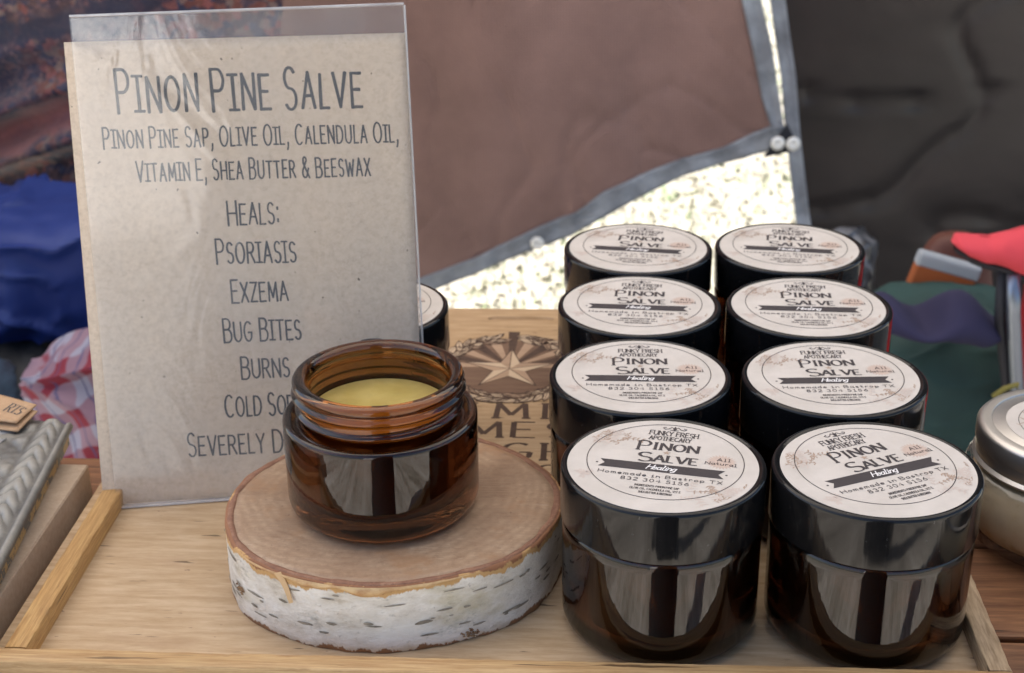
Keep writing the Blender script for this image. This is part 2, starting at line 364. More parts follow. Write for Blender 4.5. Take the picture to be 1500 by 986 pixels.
def strip(name, a, b, wd, h, m, parent, z0=0.0, seed=0, n=150):
    """hand-cut strip of wood from a to b with slightly uneven, splintered edges"""
    a = Vector((*a, 0)); b = Vector((*b, 0)); d = (b-a).normalized(); sdv = Vector((-d.y, d.x, 0)); le = (b-a).length
    sec = [(0, 0), (0, h-.06), (.03, h-.015), (.07, h), (wd*.5, h+.01), (wd-.07, h), (wd-.03, h-.015), (wd, h-.06), (wd, 0)]
    vs, fs = [], []; ns = len(sec)
    for i in range(n+1):
        t = i/n*le
        for k, (u, z) in enumerate(sec):
            e = 0
            if 1 <= k <= 3: e = 1
            if 5 <= k <= 7: e = -1
            jx = (fn(t*.9, seed, 3)*.03+max(0, fn(t*3.5, seed+4, 1))*.05)*abs(e)*e
            jz = -max(0, fn(t*2.3, seed+k*.3, 9))*.045*abs(e)+fn(t*.2, seed, 5)*.02
            p = a+d*t+sdv*(u+jx); vs.append((p.x, p.y, z0+z+(jz if z > h*.6 else 0)))
    for i in range(n):
        for k in range(ns):
            k2 = (k+1) % ns; fs.append((i*ns+k, (i+1)*ns+k, (i+1)*ns+k2, i*ns+k2))
    fs.append(tuple(range(ns))); fs.append(tuple(n*ns+k for k in range(ns))[::-1])
    o = mesh(name, vs, fs, m, parent, True); return sharp(o, 35)
strip('rim_strip', (XL, YB-.01), (XL, YF), .8, WZ, m_pine, tray, .001, 1)['label'] = 'yellow pine rim strip on the left'
# (u runs to the left of the direction: the left strip is laid from back to front on its inner side)
strip('rim_strip', (XR+.79, YF), (XR+.79, YB-.01), .79, WZ-.02, m_piner, tray, .001, 2)['label'] = 'greyed knotty rim strip on the right'
strip('rim_strip', (XL-.74, YF-.84), (XR+.74, YF-.84), .83, WZ-.01, m_pinex, tray, .001, 3)['label'] = 'pale rim strip along the front'
tray.children  # keep order

m_burn = mat('burnt_engraving', rough=.8)
base(m_burn, ramp(m_burn, nz(m_burn, coords(m_burn, (.5, 2.5, 1)), 1.3, 5, .7), [(.3, (.045, .021, .012)), (.7, (.085, .044, .026))]))
m_burn2 = mat('scorched_brown', rough=.8)
base(m_burn2, ramp(m_burn2, nz(m_burn2, coords(m_burn2, (.3, 2.5, 1)), 1.3, 5, .7), [(.3, (.115, .06, .034)), (.7, (.185, .105, .062))]))
m_burn3 = mat('scorched_light', rough=.8)
base(m_burn3, ramp(m_burn3, nz(m_burn3, coords(m_burn3, (.3, 2.5, 1)), 1.3, 5, .7), [(.3, (.33, .21, .13)), (.7, (.42, .28, .18))]))
m_board = mat('star_bare_wood', (.52, .38, .25), .7)
ink = Ink(); SX, SY = -2.95, 22.7
ink.poly([(SX+3.0*math.cos(R(a)), SY+3.2*math.sin(R(a))) for a in range(0, 360, 6)], 1, .004)
for k in range(11):                          # rays behind the star
    a0 = 90+(k-5)*17; a = R(a0)
    c, s_ = math.cos(a), math.sin(a); px_, py_ = -s_, c
    r1 = 4.35 if k == 5 else 3.15
    ink.poly([(SX+.5*c-.06*px_, SY+.5*s_-.06*py_), (SX+r1*c-.3*px_, SY+r1*s_-.3*py_), (SX+r1*c+.3*px_, SY+r1*s_+.3*py_), (SX+.5*c+.06*px_, SY+.5*s_+.06*py_)], 0 if k % 2 else 2, .0075+.0004*k)
st = []
for k in range(10):
    a = R(90+36*k); r = 2.35 if k % 2 == 0 else .85; st.append((SX+r*math.cos(a), SY-.2+r*math.sin(a)))
for k in range(10):
    ink.poly([(SX, SY-.2), st[k], st[(k+1) % 10]], 3 if k % 2 else 2, .0135)
for k in range(10): ink.ribbon([st[k], st[(k+1) % 10]], .05, 0, z=.0155)
for k in range(5): ink.ribbon([(SX, SY-.2), st[2*k]], .045, 0, z=.0155)
rl = random.Random(5)
for ring in (3.25, 3.75):                    # wreath of leaves
    for k in range(46):
        a = R(k*360/46+rl.uniform(-3, 3))
        if abs(math.degrees(a) % 360-90) < 9: continue
        cx, cy = SX+ring*.93*math.cos(a), SY+ring*math.sin(a)
        ta = a+math.pi/2*(1 if math.cos(a) > 0 else -1)+rl.uniform(-.55, .55)+(.35 if ring > 3.5 else -.35); ll = rl.uniform(.5, .75); lw = rl.uniform(.16, .23)
        d = (math.cos(ta), math.sin(ta)); n_ = (-d[1], d[0])
        out = [(cx-d[0]*ll+n_[0]*0, cy-d[1]*ll)]+[(cx+d[0]*ll*t+n_[0]*lw*ss*math.cos(t*1.5), cy+d[1]*ll*t+n_[1]*lw*ss*math.cos(t*1.5)) for ss in (1, -1) for t in ((-.5, 0, .5) if ss == 1 else ())]
        up = [(cx+d[0]*ll*t+n_[0]*lw*math.cos(t*1.57), cy+d[1]*ll*t+n_[1]*lw*math.cos(t*1.57)) for t in (-1, -.5, 0, .5, 1)]
        dn = [(cx+d[0]*ll*t-n_[0]*lw*math.cos(t*1.57), cy+d[1]*ll*t-n_[1]*lw*math.cos(t*1.57)) for t in (.5, 0, -.5)]
        zz = .0165+.0002*k
        ink.poly(up+dn, 3 if rl.random() < .7 else 2, zz)
        ink.ribbon(up, .05, 0, z=.0275); ink.ribbon([up[0]]+dn[::-1]+[up[-1]], .05, 0, z=.0275); ink.ribbon([up[0], up[-1]], .025, 0, z=.0275)
        if k % 2: ink.poly([(cx+math.cos(a)*(-.25)+.13*math.cos(t)*1.0, cy+math.sin(a)*(-.25)+.13*math.sin(t)) for t in [i*.9 for i in range(7)]], 0, .0161)
NB = R(15)
def eng(t, x0, x1, y): ink.text(t, x0, x1, y, y, 1.5, .27, gap=.3, nib=R(8), serif=.2)
eng('YOU', -9.1, -4.4, 17.2); eng('MIGHT', -3.35, 4.5, 17.2)
eng('COME', -8.3, -1.4, 15.3); eng('SEE', -.85, 3.2, 15.3)
eng('HIGH', -5.5, .2, 13.25); eng('TO', -2.7, -.1, 11.3)
ink.build('engraving', [m_burn, m_burn2, m_burn3, m_board], tray, .006)

# ------------------------------------------------------------------ jars
m_lid = mat('black_lid_plastic', (.006, .006, .0065), .1, Specular_IOR_Level=.32)
bump(m_lid, nz(m_lid, coords(m_lid, (1.6, 1.6, .05)), 1.2, 3, .5), .35, .045)
rgh(m_lid, ramp(m_lid, nz(m_lid, coords(m_lid, (.6,)*3), 1, 5, .7), [(.4, .07), (.7, .2)]))
lc = nz(m_lid, coords(m_lid, (9,)*3), 1, 1, .4); base(m_lid, ramp(m_lid, lc, [(.76, (.006, .006, .0065)), (.79, (.05, .05, .05))]))
m_amber = mat('amber_glass', (.125, .042, .015), .03, Transmission_Weight=.985, IOR=1.5)
m_ambern = mat('amber_glass_neck', (.34, .125, .028), .02, Transmission_Weight=1.0, IOR=1.5)
bump(m_amber, nz(m_amber, coords(m_amber, (1.3, 1.3, .08)), 1.2, 3, .5), .3, .045)
m_salve = mat('salve', (.50, .39, .12), .35, Subsurface_Weight=.3, Subsurface_Radius=(.01, .008, .003), Coat_Weight=.3)
base(m_salve, ramp(m_salve, nz(m_salve, coords(m_salve, (.7,)*3), 1, 4, .6), [(.35, (.43, .33, .09)), (.65, (.55, .44, .15))]))
bump(m_salve, nz(m_salve, coords(m_salve, (.8, 2.2, 1)), 1, 4, .6), .35, .05)
m_dark = mat('salve_behind_glass', (.16, .10, .03), .6)
m_label = mat('label_paper', rough=.6)
base(m_label, ramp(m_label, nz(m_label, coords(m_label, (.7,)*3), 1, 5, .6), [(.3, (.52, .47, .415)), (.7, (.61, .555, .50))]))
m_ink = mat('label_ink', (.035, .027, .03), .6); m_tan = mat('label_tan_print', (.40, .29, .22), .6)
m_tan2 = mat('label_pale_print', (.56, .47, .41), .6); m_whitep = mat('label_white_print', (.8, .77, .75), .6)
m_burst = mat('label_burst', (.52, .40, .33), .6)
H = 6.207
def label_ink():
    k = Ink()
    k.poly([(1.93+(.52 if i % 2 else .38)*math.cos(i*math.pi/26)*1.05, .55+(.52 if i % 2 else .38)*math.sin(i*math.pi/26)) for i in range(52)], 3, .0)
    rs = random.Random(12)
    def sprig(x, y, a, l, n, mi):
        pts = []
        for i in range(10):
            pts.append((x, y)); x += math.cos(a)*l/10; y += math.sin(a)*l/10; a += rs.uniform(-.35, .35)
        pts = [p for p in pts if math.hypot(*p) < 3.1]
        if len(pts) < 3: return
        k.ribbon(pts, .022, mi, z=.001, taper=True)
        for (px_, py_) in pts[::2]:
            for s_ in (-1, 1):
                b = a+s_*rs.uniform(.6, 1.3); l2 = rs.uniform(.1, .24)
                q = (px_+math.cos(b)*l2, py_+math.sin(b)*l2)
                if math.hypot(*q) < 3.12: k.ribbon([(px_, py_), ((px_+q[0])/2-.02*s_, (py_+q[1])/2+.02), q], lambda t: .012+.05*math.sin(math.pi*t), mi, z=.001, taper=True)
    for i in range(13): sprig(rs.uniform(-2.6, -1.5), rs.uniform(.9, 2.0), rs.uniform(.3, 2.6), rs.uniform(.5, 1.0), 5, rs.choice((1, 2, 2)))
    for i in range(20): sprig(rs.uniform(.9, 2.7), rs.uniform(-2.3, -1.0), rs.uniform(-1.2, 1.6), rs.uniform(.5, 1.0), 5, rs.choice((1, 2, 2)))
    for i in range(3): sprig(rs.uniform(-2.5, -2.2), rs.uniform(-1.9, -1.2), rs.uniform(1.5, 3), .5, 5, 2)
    ring = [(.05+2.67*math.cos(R(a)), .25+2.67*math.sin(R(a))) for a in range(0, 364, 4)]
    k.ribbon(ring, .03, 0, z=.0052)
    for s_ in (-1, 1):
        k.ribbon([(.05, 2.62), (.05+s_*.12, 2.74), (.05+s_*.22, 2.6), (.05+s_*.34, 2.56), (.05+s_*.42, 2.66), (.05+s_*.33, 2.7)], .045, 0, z=.0058)
        k.ribbon([(.05, 2.5), (.05+s_*.14, 2.52)], .04, 0, z=.0058)
    k.poly([(.05, 2.44), (.12, 2.62), (.05, 2.82), (-.02, 2.62)], 0, .0105)
    k.text('FUNKY FRESH', -.78, .93, 2.08, 2.08, .31, .04, gap=.2, serif=.045, z=.006)
    k.text('APOTHECARY', -.74, .73, 1.7, 1.7, .27, .037, gap=.2, serif=.04, z=.006)
    k.text('P', -1.0, -.6, .86, .86, .68, .11, nib=NB, serif=.08, z=.006)
    k.ribbon([(-1.05, 1.44), (-.95, 1.58), (-.7, 1.55)], .05, 0, z=.006)
    k.text('INON', -.5, 1.05, .98, .98, .5, .11, gap=.24, nib=NB, serif=.07, z=.006)
    k.text('S', -.9, -.42, .06, .06, .64, .12, nib=R(10), z=.006)
    k.text('ALVE', -.34, 1.15, .12, .12, .46, .11, gap=.2, nib=NB, serif=.07, z=.006)
    k.poly([(.02+(.15 if i % 2 == 0 else .06)*math.cos(R(90+36*i)), .8+(.15 if i % 2 == 0 else .06)*math.sin(R(90+36*i))) for i in range(10)], 1, .0055)
    k.poly([(-2.13, -.06), (-1.94, -.31), (-2.13, -.58), (0, -.6), (2.13, -.62), (1.93, -.36), (2.13, -.06)], 0, .0055)
    for sx_ in (-2.2, 2.2): k.poly([(sx_+.045*math.cos(i), -.34+.045*math.sin(i)) for i in range(6)], 0, .0055)
    k.text('Healing', -.5, .48, -.46, -.46, .3, .04, gap=.08, mi=4, lean=.35, z=.0115, smallcaps=False)
    k.text('Homemade in Bastrop TX', -2.05, 2.12, -1.0, -1.0, .2, .027, gap=.3, z=.006, smallcaps=False)
    k.text('832 304 5156', -1.22, 1.05, -1.33, -1.33, .2, .027, gap=.34, z=.006)
    k.text('INGREDIENTS: PINON PINE SAP', -.7, .78, -1.66, -1.66, .12, .018, gap=.22, z=.006)
    k.text('OLIVE OIL, CALENDULA OIL, VIT E', -.82, .86, -1.88, -1.88, .12, .018, gap=.22, z=.006)
    k.text('SHEA BUTTER & BEESWAX', -.5, .6, -2.1, -2.1, .12, .018, gap=.22, z=.006)
    k.text('All', 1.78, 2.22, .6, .6, .2, .027, gap=.3, z=.006, smallcaps=False)
    k.text('Natural', 1.4, 2.46, .3, .3, .19, .027, gap=.22, z=.006, smallcaps=False, curve=.03)
    return k
LABEL_MATS = [m_ink, m_tan, m_tan2, m_burst, m_whitep]
G['z'] = G['Z']

def jar_body_profile():
    o = [(0, .12), (1.9, .1), (2.45, 0), (2.67, 0)] + [(2.72+.72*math.sin(R(a)), .72-.72*math.cos(R(a))) for a in (15, 30, 45, 60, 75, 90)]
    o += [(3.44, 1.6), (3.44, 3.9), (3.43, 4.22), (3.34, 4.31), (3.0, 4.32)]
    i = [(2.8, 4.3), (2.8, 1.15)] + [(2.1+.7*math.cos(R(a)), 1.15-.7*math.sin(R(a))) for a in (25, 50, 75)] + [(1.9, .45), (0, .45)]
    return o+i
def make_jar(label):
    t = thing('salve_jar', (0, 0, 0), label, 'jar', 'black lidded salve jars in the tray')
    vs, fs = lathe(jar_body_profile(), 128); sharp(mesh('glass_body', vs, fs, m_amber, t, True), 50)
    vs, fs = lathe([(0, .47), (1.9, .47), (2.2, .5), (2.6, .75), (2.77, 1.2), (2.77, 4.0), (0, 4.0)], 96); mesh('salve', vs, fs, m_dark, t, True)
    pr = [(3.28, 4.36)] + [(3.47, 4.355), (3.5, 4.39), (3.5, 5.3)] + rnd(3.38, H-.14, .12, 0, 90, 6)[1:] + [(3.36, H-.02), (3.33, H-.05), (0, H-.05)]
    vs, fs = lathe([(3.42, 4.33), (3.49, 4.34), (3.505, 4.38), (3.5, 6.02)] + rnd(3.36, 6.063, .14, 0, 90, 6) + [(3.29, 6.195), (3.26, 6.165), (0, 6.165)], 128)
    lid = sharp(mesh('lid', vs, fs, m_lid, t, True), 60)
    vs, fs = lathe([(3.24, 6.17), (3.245, 6.183), (3.235, 6.187), (0, 6.187)], 96); lb = mesh('label', vs, fs, m_label, t); lb['label'] = None or 'round cream paper label'
    o = label_ink().build('lettering', LABEL_MATS, lb, 6.1895)
    return t
JP = [((3.56, 1.73), -10.8, 'front left lidded salve jar, right beside the birch slice, its label turned slightly clockwise'),
      ((10.72, 1.67), 25.4, 'front right lidded salve jar at the right tray rim, its label turned far counter-clockwise'),
      ((2.94, 8.82), .5, 'left lidded salve jar of the second row, right behind the front left jar'),
      ((10.33, 8.86), 3.7, 'right lidded salve jar of the second row, behind the jar with the strongly turned label'),
      ((3.1, 15.93), -3.4, 'left lidded salve jar of the third row, next to the engraved wreath'),
      ((10.31, 15.98), -2.1, 'right lidded salve jar of the third row, in front of the dark green bag'),
      ((3.2, 23.0), -7.7, 'rearmost left lidded salve jar, below the brown tarp edge'),
      ((10.35, 23.25), -7.0, 'rearmost right lidded salve jar, below the corner of the black tarp'),
      ((-8.6, 15.4), 5.0, 'single lidded salve jar half hidden behind the paper sign')]
j0 = None
for i, ((x, y), a, lab) in enumerate(JP):
    j = make_jar(lab) if j0 is None else copy_tree(j0)
    j0 = j0 or j
    j['label'] = lab; j.location = (x*S, y*S, .004*S); j.rotation_euler = (0, 0, R(a))
    lbq = [q for q in j.children if q.name.startswith('label')][0]
    lbq.location = (random.uniform(-.06, .06)*S, random.uniform(-.06, .06)*S, 0)
    if i == 1: j.location = (10.70*S, 1.67*S, .004*S)

# ------------------------------------------------------------------ birch slice
BX, BY, BRX, BRY, BT = -6.24, 4.88, 6.19, 5.83, 2.72
def brad(a, k=1.0):
    return 1+.012*math.sin(2*a+1)+.010*math.sin(3*a+2.2)+.006*math.sin(7*a)+.008*noise.noise(Vector((math.cos(a)*1.5, math.sin(a)*1.5, 2)))
birch = thing('birch_slice', (BX, BY, .004), 'round slice of white-barked birch log standing under the open jar', 'wood slice')
m_bark = mat('birch_bark', rough=.75)
vv = coords(m_bark, (.5, .5, 1.0)); nA = nz(m_bark, vv, 1.0, 7, .7); nB = nz(m_bark, coords(m_bark, (3, 3, 4)), 1, 5, .7)
col = ramp(m_bark, nA, [(.3, (.44, .36, .26)), (.43, (.66, .595, .50)), (.6, (.82, .765, .68))])
nSt = nz(m_bark, coords(m_bark, (.35, .35, .7), loc=(4, 2, 1)), 1.0, 6, .75)
col = mix(m_bark, ramp(m_bark, nSt, [(.58, 0.0), (.68, .75)]), col, (.30, .27, .22))
col = mix(m_bark, ramp(m_bark, nz(m_bark, coords(m_bark, (.3, .3, .5), loc=(9, 1, 5)), 1, 4, .6), [(.6, 0.0), (.72, .6)]), col, (.55, .47, .28))
col = mix(m_bark, ramp(m_bark, nB, [(.62, 0.0), (.72, .6)]), col, (.25, .21, .17))
sep = N(m_bark, 'ShaderNodeSeparateXYZ'); tc = N(m_bark, 'ShaderNodeTexCoord'); L(m_bark, tc.outputs['Object'], sep.inputs[0])
zc = mth(m_bark, 'MULTIPLY', sep.outputs[2], 100)
edge = mth(m_bark, 'ADD', zc, mth(m_bark, 'MULTIPLY', nz(m_bark, coords(m_bark, (.8, .8, .3)), 1, 6, .7), 1.3))
def band(m, fac, e0, e1):
    n = N(m, 'ShaderNodeMapRange'); n.inputs['From Min'].default_value = e0; n.inputs['From Max'].default_value = e1; L(m, fac, n.inputs['Value']); return n.outputs[0]
col = mix(m_bark, band(m_bark, edge, 3.05, 3.10), col, (.56, .33, .13))
col = mix(m_bark, band(m_bark, edge, 3.24, 3.3), col, (.30, .13, .06))
col = mix(m_bark, band(m_bark, edge, .80, .74), col, (.30, .16, .08))
base(m_bark, col); bump(m_bark, mth(m_bark, 'ADD', nA, nB), .8, .09)
NA = 240
def ringpts(k, z, wob=0.0, sd=0): 
    out = []
    for i in range(NA):
        a = 2*math.pi*i/NA; r = brad(a)*k*(1+wob*noise.noise(Vector((math.cos(a)*9, math.sin(a)*9, z*2+sd))))
        out.append((BRX*r*math.cos(a), BRY*r*math.sin(a), z))
    return out
def rings(rows, cap=False):
    vs = [p for r in rows for p in r]; fs = []
    for j in range(len(rows)-1):
        for i in range(NA):
            i2 = (i+1) % NA; fs.append((j*NA+i, j*NA+i2, (j+1)*NA+i2, (j+1)*NA+i))
    if cap: fs.append(tuple((len(rows)-1)*NA+i for i in range(NA)))
    return vs, fs
rows = [ringpts(.6, 0)] + [ringpts(.992, .0, .012), ringpts(.999, .03, .012)] + [ringpts(1+.004*math.sin(z), z, .004) for z in (.3, .6, .9, 1.2, 1.5, 1.8, 2.1, 2.4)] + [ringpts(1.002, 2.6, .006), ringpts(.998, 2.69, .01), ringpts(.985, 2.70, .01)]
vs, fs = rings(rows); mesh('bark', vs, fs, m_bark, birch, True)
m_inner = mat('inner_bark', rough=.85)
base(m_inner, ramp(m_inner, nz(m_inner, coords(m_inner, (1.6,)*3), 1.5, 6, .75), [(.3, (.19, .085, .05)), (.55, (.30, .15, .09)), (.75, (.42, .25, .15))]))
bump(m_inner, nz(m_inner, coords(m_inner, (4,)*3), 1.5, 5, .7), .8, .06)
vs, fs = rings([ringpts(.986, 2.66, .01), ringpts(.984, 2.72, .012), ringpts(.965, 2.735, .012, 3), ringpts(.950, 2.72, .012, 5), ringpts(.945, 2.65, .01, 5)]); mesh('inner_bark', vs, fs, m_inner, birch, True)
m_bw = mat('birch_wood', rough=.6)
tc = N(m_bw, 'ShaderNodeTexCoord'); ln = N(m_bw, 'ShaderNodeVectorMath', operation='LENGTH'); mp = N(m_bw, 'ShaderNodeMapping'); mp.inputs['Scale'].default_value = (100, 106, 0); mp.inputs['Location'].default_value = (1.0, -.7, 0)
L(m_bw, tc.outputs['Object'], mp.inputs[0]); L(m_bw, mp.outputs[0], ln.inputs[0])
rr = mth(m_bw, 'ADD', ln.outputs['Value'], mth(m_bw, 'MULTIPLY', nz(m_bw, coords(m_bw, (.3,)*3), 1, 4, .6), 1.2))
rings_ = mth(m_bw, 'PINGPONG', mth(m_bw, 'MULTIPLY', rr, 2.6), .5)
c = ramp(m_bw, nz(m_bw, coords(m_bw, (.35,)*3), 1, 6, .65), [(.32, (.24, .14, .08)), (.48, (.41, .265, .16)), (.66, (.51, .36, .23))])
c = mix(m_bw, mth(m_bw, 'MULTIPLY', rings_, .9), c, (.28, .165, .095))
c = mix(m_bw, ramp(m_bw, nz(m_bw, coords(m_bw, (3, 3, 1)), 1.2, 5, .8), [(.40, .45), (.52, 0.0)]), c, (.24, .14, .08))
c = mix(m_bw, ramp(m_bw, nz(m_bw, coords(m_bw, (.8, 6, 1), rot=(0, 0, -.5)), 1, 5, .75), [(.6, 0.0), (.72, .6)]), c, (.60, .47, .35))
c = mix(m_bw, ramp(m_bw, nz(m_bw, coords(m_bw, (.5, 7, 1), rot=(0, 0, .7)), 1, 4, .6), [(.3, .8), (.55, 0.0)]), c, (.36, .23, .14))
c = mix(m_bw, ramp(m_bw, nz(m_bw, coords(m_bw, (.45, .45, 1), loc=(3, 8, 0)), 1, 5, .6), [(.56, 0.0), (.66, .6)]), c, (.36, .19, .09))
c = mix(m_bw, ramp(m_bw, nz(m_bw, coords(m_bw, (2.5, 2.5, 1)), 1.3, 3, .6), [(.25, .8), (.3, 0.0)]), c, (.2, .11, .06))
base(m_bw, c); bump(m_bw, nz(m_bw, coords(m_bw, (1, 9, 1), rot=(0, 0, .7)), 1, 4, .7), .6, .05)
top = [(0, 0, 2.7)]
vs = [p for r in (ringpts(.94, 2.66, .01, 5), ringpts(.938, 2.712, .012, 5), ringpts(.9, 2.716), ringpts(.5, 2.716)) for p in r]
vs, fs = rings([ringpts(.955, 2.66, .01, 5), ringpts(.952, 2.708, .012, 5), ringpts(.9, 2.714), ringpts(.5, 2.716)], True); mesh('wood_face', vs, fs, m_bw, birch, True)
# lenticels, knot, loose splinter
m_lent = mat('lenticel', rough=.9); base(m_lent, ramp(m_lent, nz(m_lent, coords(m_lent, (3,)*3), 1, 4, .6), [(.35, (.20, .165, .12)), (.65, (.36, .31, .24))]))
vs, fs = [], []; rl = random.Random(21)
def onside(a, z, off):
    r = brad(a)*(1+.004*math.sin(z)); return (BRX*r*math.cos(a)+off*math.cos(a), BRY*r*math.sin(a)+off*math.sin(a), z)
for i in range(120):
    a = rl.uniform(0, 2*math.pi); z = rl.uniform(.3, 2.3); w_ = rl.uniform(.07, .42)/6; h_ = rl.uniform(.02, .06)*(1+w_*4); tilt = rl.uniform(-.25, .25)
    k = len(vs); m_ = 10
    for j in range(m_):
        t = 2*math.pi*j/m_; jj = 1+rl.uniform(-.2, .2)
        vs.append(onside(a+w_*math.cos(t)*jj/1.0, z+h_*math.sin(t)*jj+tilt*w_*math.cos(t)*1.5, .022))
    vs.append(onside(a, z, .05 if rl.random() < .5 else .03)); fs += [(k+j, k+(j+1) % m_, k+m_) for j in range(m_)]
mesh('bark_marks', vs, fs, m_lent, birch, True, kind='stuff')
m_splint = mat('splinter_wood', (.62, .40, .2), .7)
def curl(name, pts, wd, m, parent):
    vs, fs = [], []
    for i, (p, n_) in enumerate(pts):
        ww = wd*(1-.5*i/len(pts)); p = Vector(p); n_ = Vector(n_)
        vs += [p-n_*ww/2, p+n_*ww/2, p+n_*ww/2+Vector((0, -.05, .01)), p-n_*ww/2+Vector((0, -.05, .01))]
    for i in range(len(pts)-1):
        for k in range(4): fs.append((i*4+k, i*4+(k+1) % 4, (i+1)*4+(k+1) % 4, (i+1)*4+k))
    fs += [(3, 2, 1, 0), tuple(4*(len(pts)-1)+k for k in range(4))]
    return mesh(name, [tuple(q) for q in vs], fs, m, parent)
a1 = R(238)
p0 = Vector(onside(R(238), 2.74, .05)); p1 = Vector(onside(R(243.5), 1.75, .13))
curl('splinter', [(p0+(p1-p0)*t+Vector((.05*math.sin(4*t), 0, 0)), (1, 0, .3)) for t in (0, .25, .5, .75, 1)], .22, m_splint, birch)
vs, fs = [], []
for (a, z, rr_) in ((R(217), 1.05, .3), (R(302), .28, .32)):
    for q in range(26):
        b = rl.uniform(0, 6.28); rr2 = rl.uniform(0, rr_); aa = a+rr2*math.cos(b)/6*1.2; zz = z+rr2*math.sin(b)*.6; e = rl.uniform(.04, .1)
        k = len(vs); vs += [onside(aa-e/7, zz, .01), onside(aa+e/7, zz, .01), onside(aa, zz+e, .015), onside(aa, zz+e*.3, .06+e*.4)]; fs += [(k, k+1, k+3), (k+1, k+2, k+3), (k+2, k, k+3)]
m_knot = mat('knot_bark', rough=.9); base(m_knot, ramp(m_knot, nz(m_knot, coords(m_knot, (5,)*3), 1, 4), [(.35, (.16, .08, .04)), (.6, (.42, .26, .13))]))
mesh('knot', vs, fs, m_knot, birch, kind='stuff')
# ragged flap of golden under-bark hanging under the top edge
m_gold = mat('peeled_bark', rough=.7); base(m_gold, ramp(m_gold, nz(m_gold, coords(m_gold, (1, 1, 2)), 1.4, 5, .7), [(.3, (.42, .22, .09)), (.6, (.62, .42, .21))]))
vs, fs = [], []; n_ = 90
for i in range(n_+1):
    a = R(222+80*i/n_); dpt = .07+.13*max(0, noise.noise(Vector((i*.13, 3, 0)))+.35)+.25*math.exp(-((i-52)/7)**2)+.12*math.exp(-((i-30)/5)**2)
    dpt *= min(1, i/8, (n_-i)/10+.0)
    vs += [onside(a, 2.70, .03), onside(a, 2.70-dpt*.6, .055+.02*math.sin(i*.7)), onside(a, 2.70-dpt, .035+.03*fn(i*.3, 1, 1))]
for i in range(n_): fs += [(i*3, i*3+1, i*3+4, i*3+3), (i*3+1, i*3+2, i*3+5, i*3+4)]
solid(mesh('peeling_bark', vs, fs, m_gold, birch, True), .02)

# ------------------------------------------------------------------ open jar on the slice
oj = thing('open_salve_jar', (-6.55, 4.82, BT+.008), 'open amber glass jar filled with yellow salve on the birch slice', 'jar')
o = [(0, .12), (2.2, .1), (2.5, 0), (2.75, 0)] + [(2.78+.75*math.sin(R(a)), .75-.75*math.cos(R(a))) for a in (15, 30, 45, 60, 75, 90)]
o += [(3.53, 2.0), (3.53, 3.62), (3.51, 3.72), (3.45, 3.79), (3.36, 3.82), (3.27, 3.79), (3.19, 3.70), (3.12, 3.56), (3.02, 3.49), (2.94, 3.52), (2.90, 3.62)]
neck = [(2.90, 3.72), (2.90, 3.95), (2.93, 4.02), (3.02, 4.06), (3.05, 4.11), (3.02, 4.17), (2.94, 4.21), (2.91, 4.3), (2.92, 4.55), (2.97, 4.6), (3.10, 4.64), (3.15, 4.71), (3.13, 4.79), (3.05, 4.84), (3.02, 4.90), (3.05, 4.96), (3.09, 5.05), (3.09, 5.16), (3.04, 5.25), (2.95, 5.30), (2.8, 5.31), (2.68, 5.28), (2.6, 5.2), (2.57, 5.08), (2.56, 4.95), (2.60, 4.88), (2.62, 4.8), (2.58, 4.72), (2.56, 4.5), (2.59, 4.42), (2.57, 4.34), (2.55, 4.1)]
inn = [(2.55, 3.7), (2.56, 1.3)] + [(1.9+.66*math.cos(R(a)), 1.3-.66*math.sin(R(a))) for a in (25, 50, 75)] + [(1.8, .62), (0, .62)]
vs, fs = lathe(o+neck+inn, 160)
NO = len(o); rowof = []
mi = []
prof = o+neck+inn
for j in range(len(prof)-1):
    nn = 160
    mi += [1 if NO-1 <= j < NO+len(neck)-1 else 0]*nn
sharp(mesh('glass_body', vs, fs, [m_amber, m_ambern], oj, True, mi=mi), 70)
# screw thread: a swelling ridge that runs part of the way round the neck
vs, fs = [], []; n_ = 110
for i in range(n_+1):
    t = i/n_; a = R(-105+185*t); z = 4.20+.28*t; amp = min(1, t*7, (1-t)*7)**.6
    for k in range(7):
        b = R(-90+30*k); vs.append(((2.88+.15*amp*math.cos(b))*math.cos(a), (2.88+.15*amp*math.cos(b))*math.sin(a), z+.085*amp*math.sin(b)))
for i in range(n_):
    for k in range(6): fs.append((i*7+k, (i+1)*7+k, (i+1)*7+k+1, i*7+k+1))
    fs.append((i*7+6, (i+1)*7+6, (i+1)*7, i*7))
mesh('screw_thread', vs, fs, m_ambern, oj, True)
vs, fs = lathe([(0, .64), (1.8, .64), (2.3, .9), (2.53, 1.35), (2.53, 3.84), (2.51, 3.875), (2.44, 3.86), (2.0, 3.85), (1.2, 3.80), (.5, 3.77), (0, 3.765)], 96)
sv_ = mesh('salve', vs, fs, m_salve, oj, True); sharp(sv_, 60)

